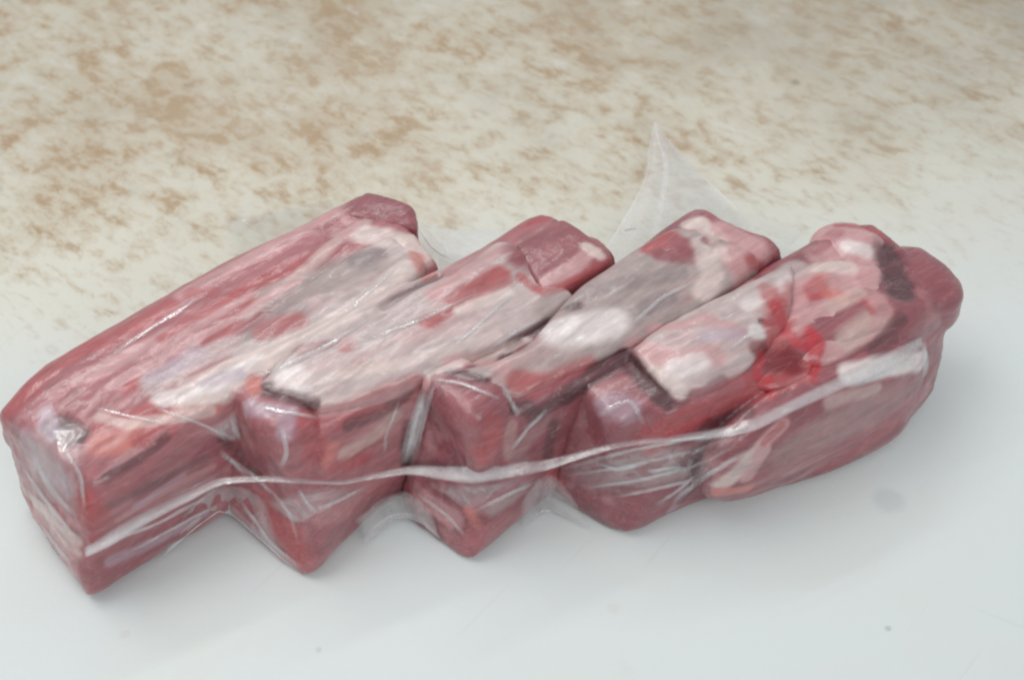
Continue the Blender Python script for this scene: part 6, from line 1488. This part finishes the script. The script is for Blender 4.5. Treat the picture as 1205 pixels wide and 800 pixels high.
# ------------------------------------------------------------------ vacuum bag: the film where it stands clear of the meat
def film_material():
    m, nt, b, out = nodes('clear_film')
    nt.nodes.remove(b)
    L = nt.links.new
    hz = N(nt, 'ShaderNodeAttribute'); hz.attribute_name = 'haze'
    tc = N(nt, 'ShaderNodeTexCoord')
    n1 = N(nt, 'ShaderNodeTexNoise'); n1.inputs['Scale'].default_value = 210; n1.inputs['Detail'].default_value = 4; n1.inputs['Distortion'].default_value = 1.5
    L(tc.outputs['Object'], n1.inputs['Vector'])
    bp = N(nt, 'ShaderNodeBump'); bp.inputs['Strength'].default_value = .28; bp.inputs['Distance'].default_value = .0012
    L(n1.outputs['Fac'], bp.inputs['Height'])
    mr = N(nt, 'ShaderNodeMapRange'); mr.inputs[1].default_value = .3; mr.inputs[2].default_value = .7; mr.inputs[3].default_value = .82; mr.inputs[4].default_value = 1.15
    L(n1.outputs['Fac'], mr.inputs[0])
    mu = N(nt, 'ShaderNodeMath'); mu.operation = 'MULTIPLY'; mu.use_clamp = True
    L(hz.outputs['Fac'], mu.inputs[0]); L(mr.outputs[0], mu.inputs[1])
    tr = N(nt, 'ShaderNodeBsdfTransparent'); tr.inputs[0].default_value = (.985, .985, .985, 1)
    df = N(nt, 'ShaderNodeBsdfDiffuse'); df.inputs[0].default_value = (.93, .93, .94, 1)
    tl = N(nt, 'ShaderNodeBsdfTranslucent'); tl.inputs[0].default_value = (.93, .93, .94, 1)
    md = N(nt, 'ShaderNodeMixShader'); md.inputs[0].default_value = .12
    L(df.outputs[0], md.inputs[1]); L(tl.outputs[0], md.inputs[2])
    m1 = N(nt, 'ShaderNodeMixShader'); L(mu.outputs[0], m1.inputs[0]); L(tr.outputs[0], m1.inputs[1]); L(md.outputs[0], m1.inputs[2])
    gl = N(nt, 'ShaderNodeBsdfGlossy'); gl.inputs['Roughness'].default_value = .13
    L(bp.outputs[0], gl.inputs['Normal'])
    fr = N(nt, 'ShaderNodeFresnel'); fr.inputs['IOR'].default_value = 1.5; L(bp.outputs[0], fr.inputs['Normal'])
    fd = N(nt, 'ShaderNodeAttribute'); fd.attribute_name = 'gloss'
    cl = N(nt, 'ShaderNodeMath'); cl.operation = 'MINIMUM'; cl.inputs[1].default_value = .22; L(fr.outputs[0], cl.inputs[0])
    fm = N(nt, 'ShaderNodeMath'); fm.operation = 'MULTIPLY'; L(cl.outputs[0], fm.inputs[0]); L(fd.outputs['Fac'], fm.inputs[1])
    m2 = N(nt, 'ShaderNodeMixShader'); L(fm.outputs[0], m2.inputs[0]); L(m1.outputs[0], m2.inputs[1]); L(gl.outputs[0], m2.inputs[2])
    L(m2.outputs[0], out.inputs['Surface'])
    return m
FILM = film_material()
bv, bf = [], []
for me, p, fr, root, seed, inv in RIB_MESHES:
    back = inv.inverted(); n0 = len(bv)
    bv += [back @ v.co for v in me.vertices]
    bf += [[i+n0 for i in q.vertices] for q in me.polygons]
TREE = BVHTree.FromPolygons(bv, bf)
OUTW = Vector((0, -.72, .70))          # the side from which the air is drawn out: near and above
def shrink(G, off, bridge, taut):
    """lay a sheet on the meat: it never cuts in, and spans the hollows"""
    nv, nu = G.shape[:2]
    low = np.full((nv, nu), -1.0)
    for j in range(nv):
        for i in range(nu):
            g = Vector(G[j, i])
            h = TREE.ray_cast(g+OUTW*.06, -OUTW, .12)
            if h[0] is not None: low[j, i] = .06-h[3]+off
    s = np.maximum(low, 0.0) if taut else np.where(low > -1, low, 0.0)
    for _ in range(bridge):
        a = np.pad(s, 1, mode='edge')
        avg = (a[:-2, 1:-1]+a[2:, 1:-1]+a[1:-1, :-2]+a[1:-1, 2:])/4
        s = np.maximum(low, avg)
    return G+s[..., None]*np.array(OUTW)
def film_patch(p, root, inv, seed):
    rows = [np.array(r, float) for r in p['rows']]
    nu, nv = p.get('res', (36, 18))
    G = np.zeros((nv+1, nu+1, 3))
    R = np.array([[catmull(list(r), i/nu) for i in range(nu+1)] for r in rows])
    for i in range(nu+1):
        col = list(R[:, i])
        for j in range(nv+1): G[j, i] = catmull(col, j/nv)
    if p.get('lay'): G = shrink(G, p.get('off', .0007), p['lay'], p['name'] == 'film_web')
    V = G.reshape(-1, 3)
    F = [(j*(nu+1)+i, j*(nu+1)+i+1, (j+1)*(nu+1)+i+1, (j+1)*(nu+1)+i) for j in range(nv) for i in range(nu)]
    jj, ii = np.meshgrid(np.linspace(0, 1, nv+1), np.linspace(0, 1, nu+1), indexing='ij')
    jj, ii = jj.ravel(), ii.ravel()
    me = bpy.data.meshes.new(p['name']); me.from_pydata(V.tolist(), [], F); me.update()
    # creases pulled along the tension of the film
    nn = normals(me)
    uv = np.stack([ii*p.get('fu', 8), jj*p.get('fv', 2), np.full(len(ii), seed*1.0)], 1)
    w = 1-np.abs(fbm(uv, 1.0, seed, 3))*1.8
    edge = np.minimum(np.minimum(ii, 1-ii), np.minimum(jj, 1-jj))*6
    if p.get('lay') and nn[:, 2].mean() < 0: nn = -nn
    V = V+nn*(np.clip(w, 0, 1)*p.get('crease', .0006)*np.clip(edge, .15, 1))[:, None]
    V[:, 2] = np.maximum(V[:, 2], .0007)
    set_verts(me, V)
    hz = np.array(p['haze'], float)
    h = np.interp(jj, np.linspace(0, 1, len(hz)), hz)
    if p.get('hu'): h = h*np.interp(ii, np.linspace(0, 1, len(p['hu'])), p['hu'])
    h = h*(1+p.get('mottle', .35)*w-.15)
    if p.get('rimu'): h = h+p['rimu']*(np.exp(-(1-ii)/.035)+np.exp(-ii/.035)+.5*np.exp(-((ii-.42)/.03)**2))
    if p.get('rim'): h = h+p['rim']*np.exp(-(1-jj)/.05)  # whitens the free edge as a painted highlight
    g = np.ones(len(h))
    if p.get('soft', (0, 0, 0, 0)):
        a, b2, c, d = p.get('soft', (0, 0, 0, 0))
        for q, s in ((ii, a), (1-ii, b2), (jj, c), (1-jj, d)):
            if s: f_ = np.clip(q/s, 0, 1); h = h*f_; g = g*f_
    a = me.attributes.new('haze', 'FLOAT', 'POINT'); a.data.foreach_set('value', np.clip(h, 0, 1).astype(np.float32))
    a = me.attributes.new('gloss', 'FLOAT', 'POINT'); a.data.foreach_set('value', g.astype(np.float32))
    me.transform(inv); smooth(me)
    o = link(p['name'], me, FILM, root)
    if p.get('label'): o['label'] = p['label']
    if p.get('thick'):
        md = o.modifiers.new('thickness', 'SOLIDIFY'); md.thickness = p['thick']; md.offset = 0
bag = thing('vacuum_bag', 'clear shrunk plastic bag with a whitish welded seam around the meat cuts', 'plastic bag', (0, -.04, 0))
for k, p in enumerate(FILMS):
    film_patch(p, bag, Matrix.Translation((0, .04, 0)), k+3)
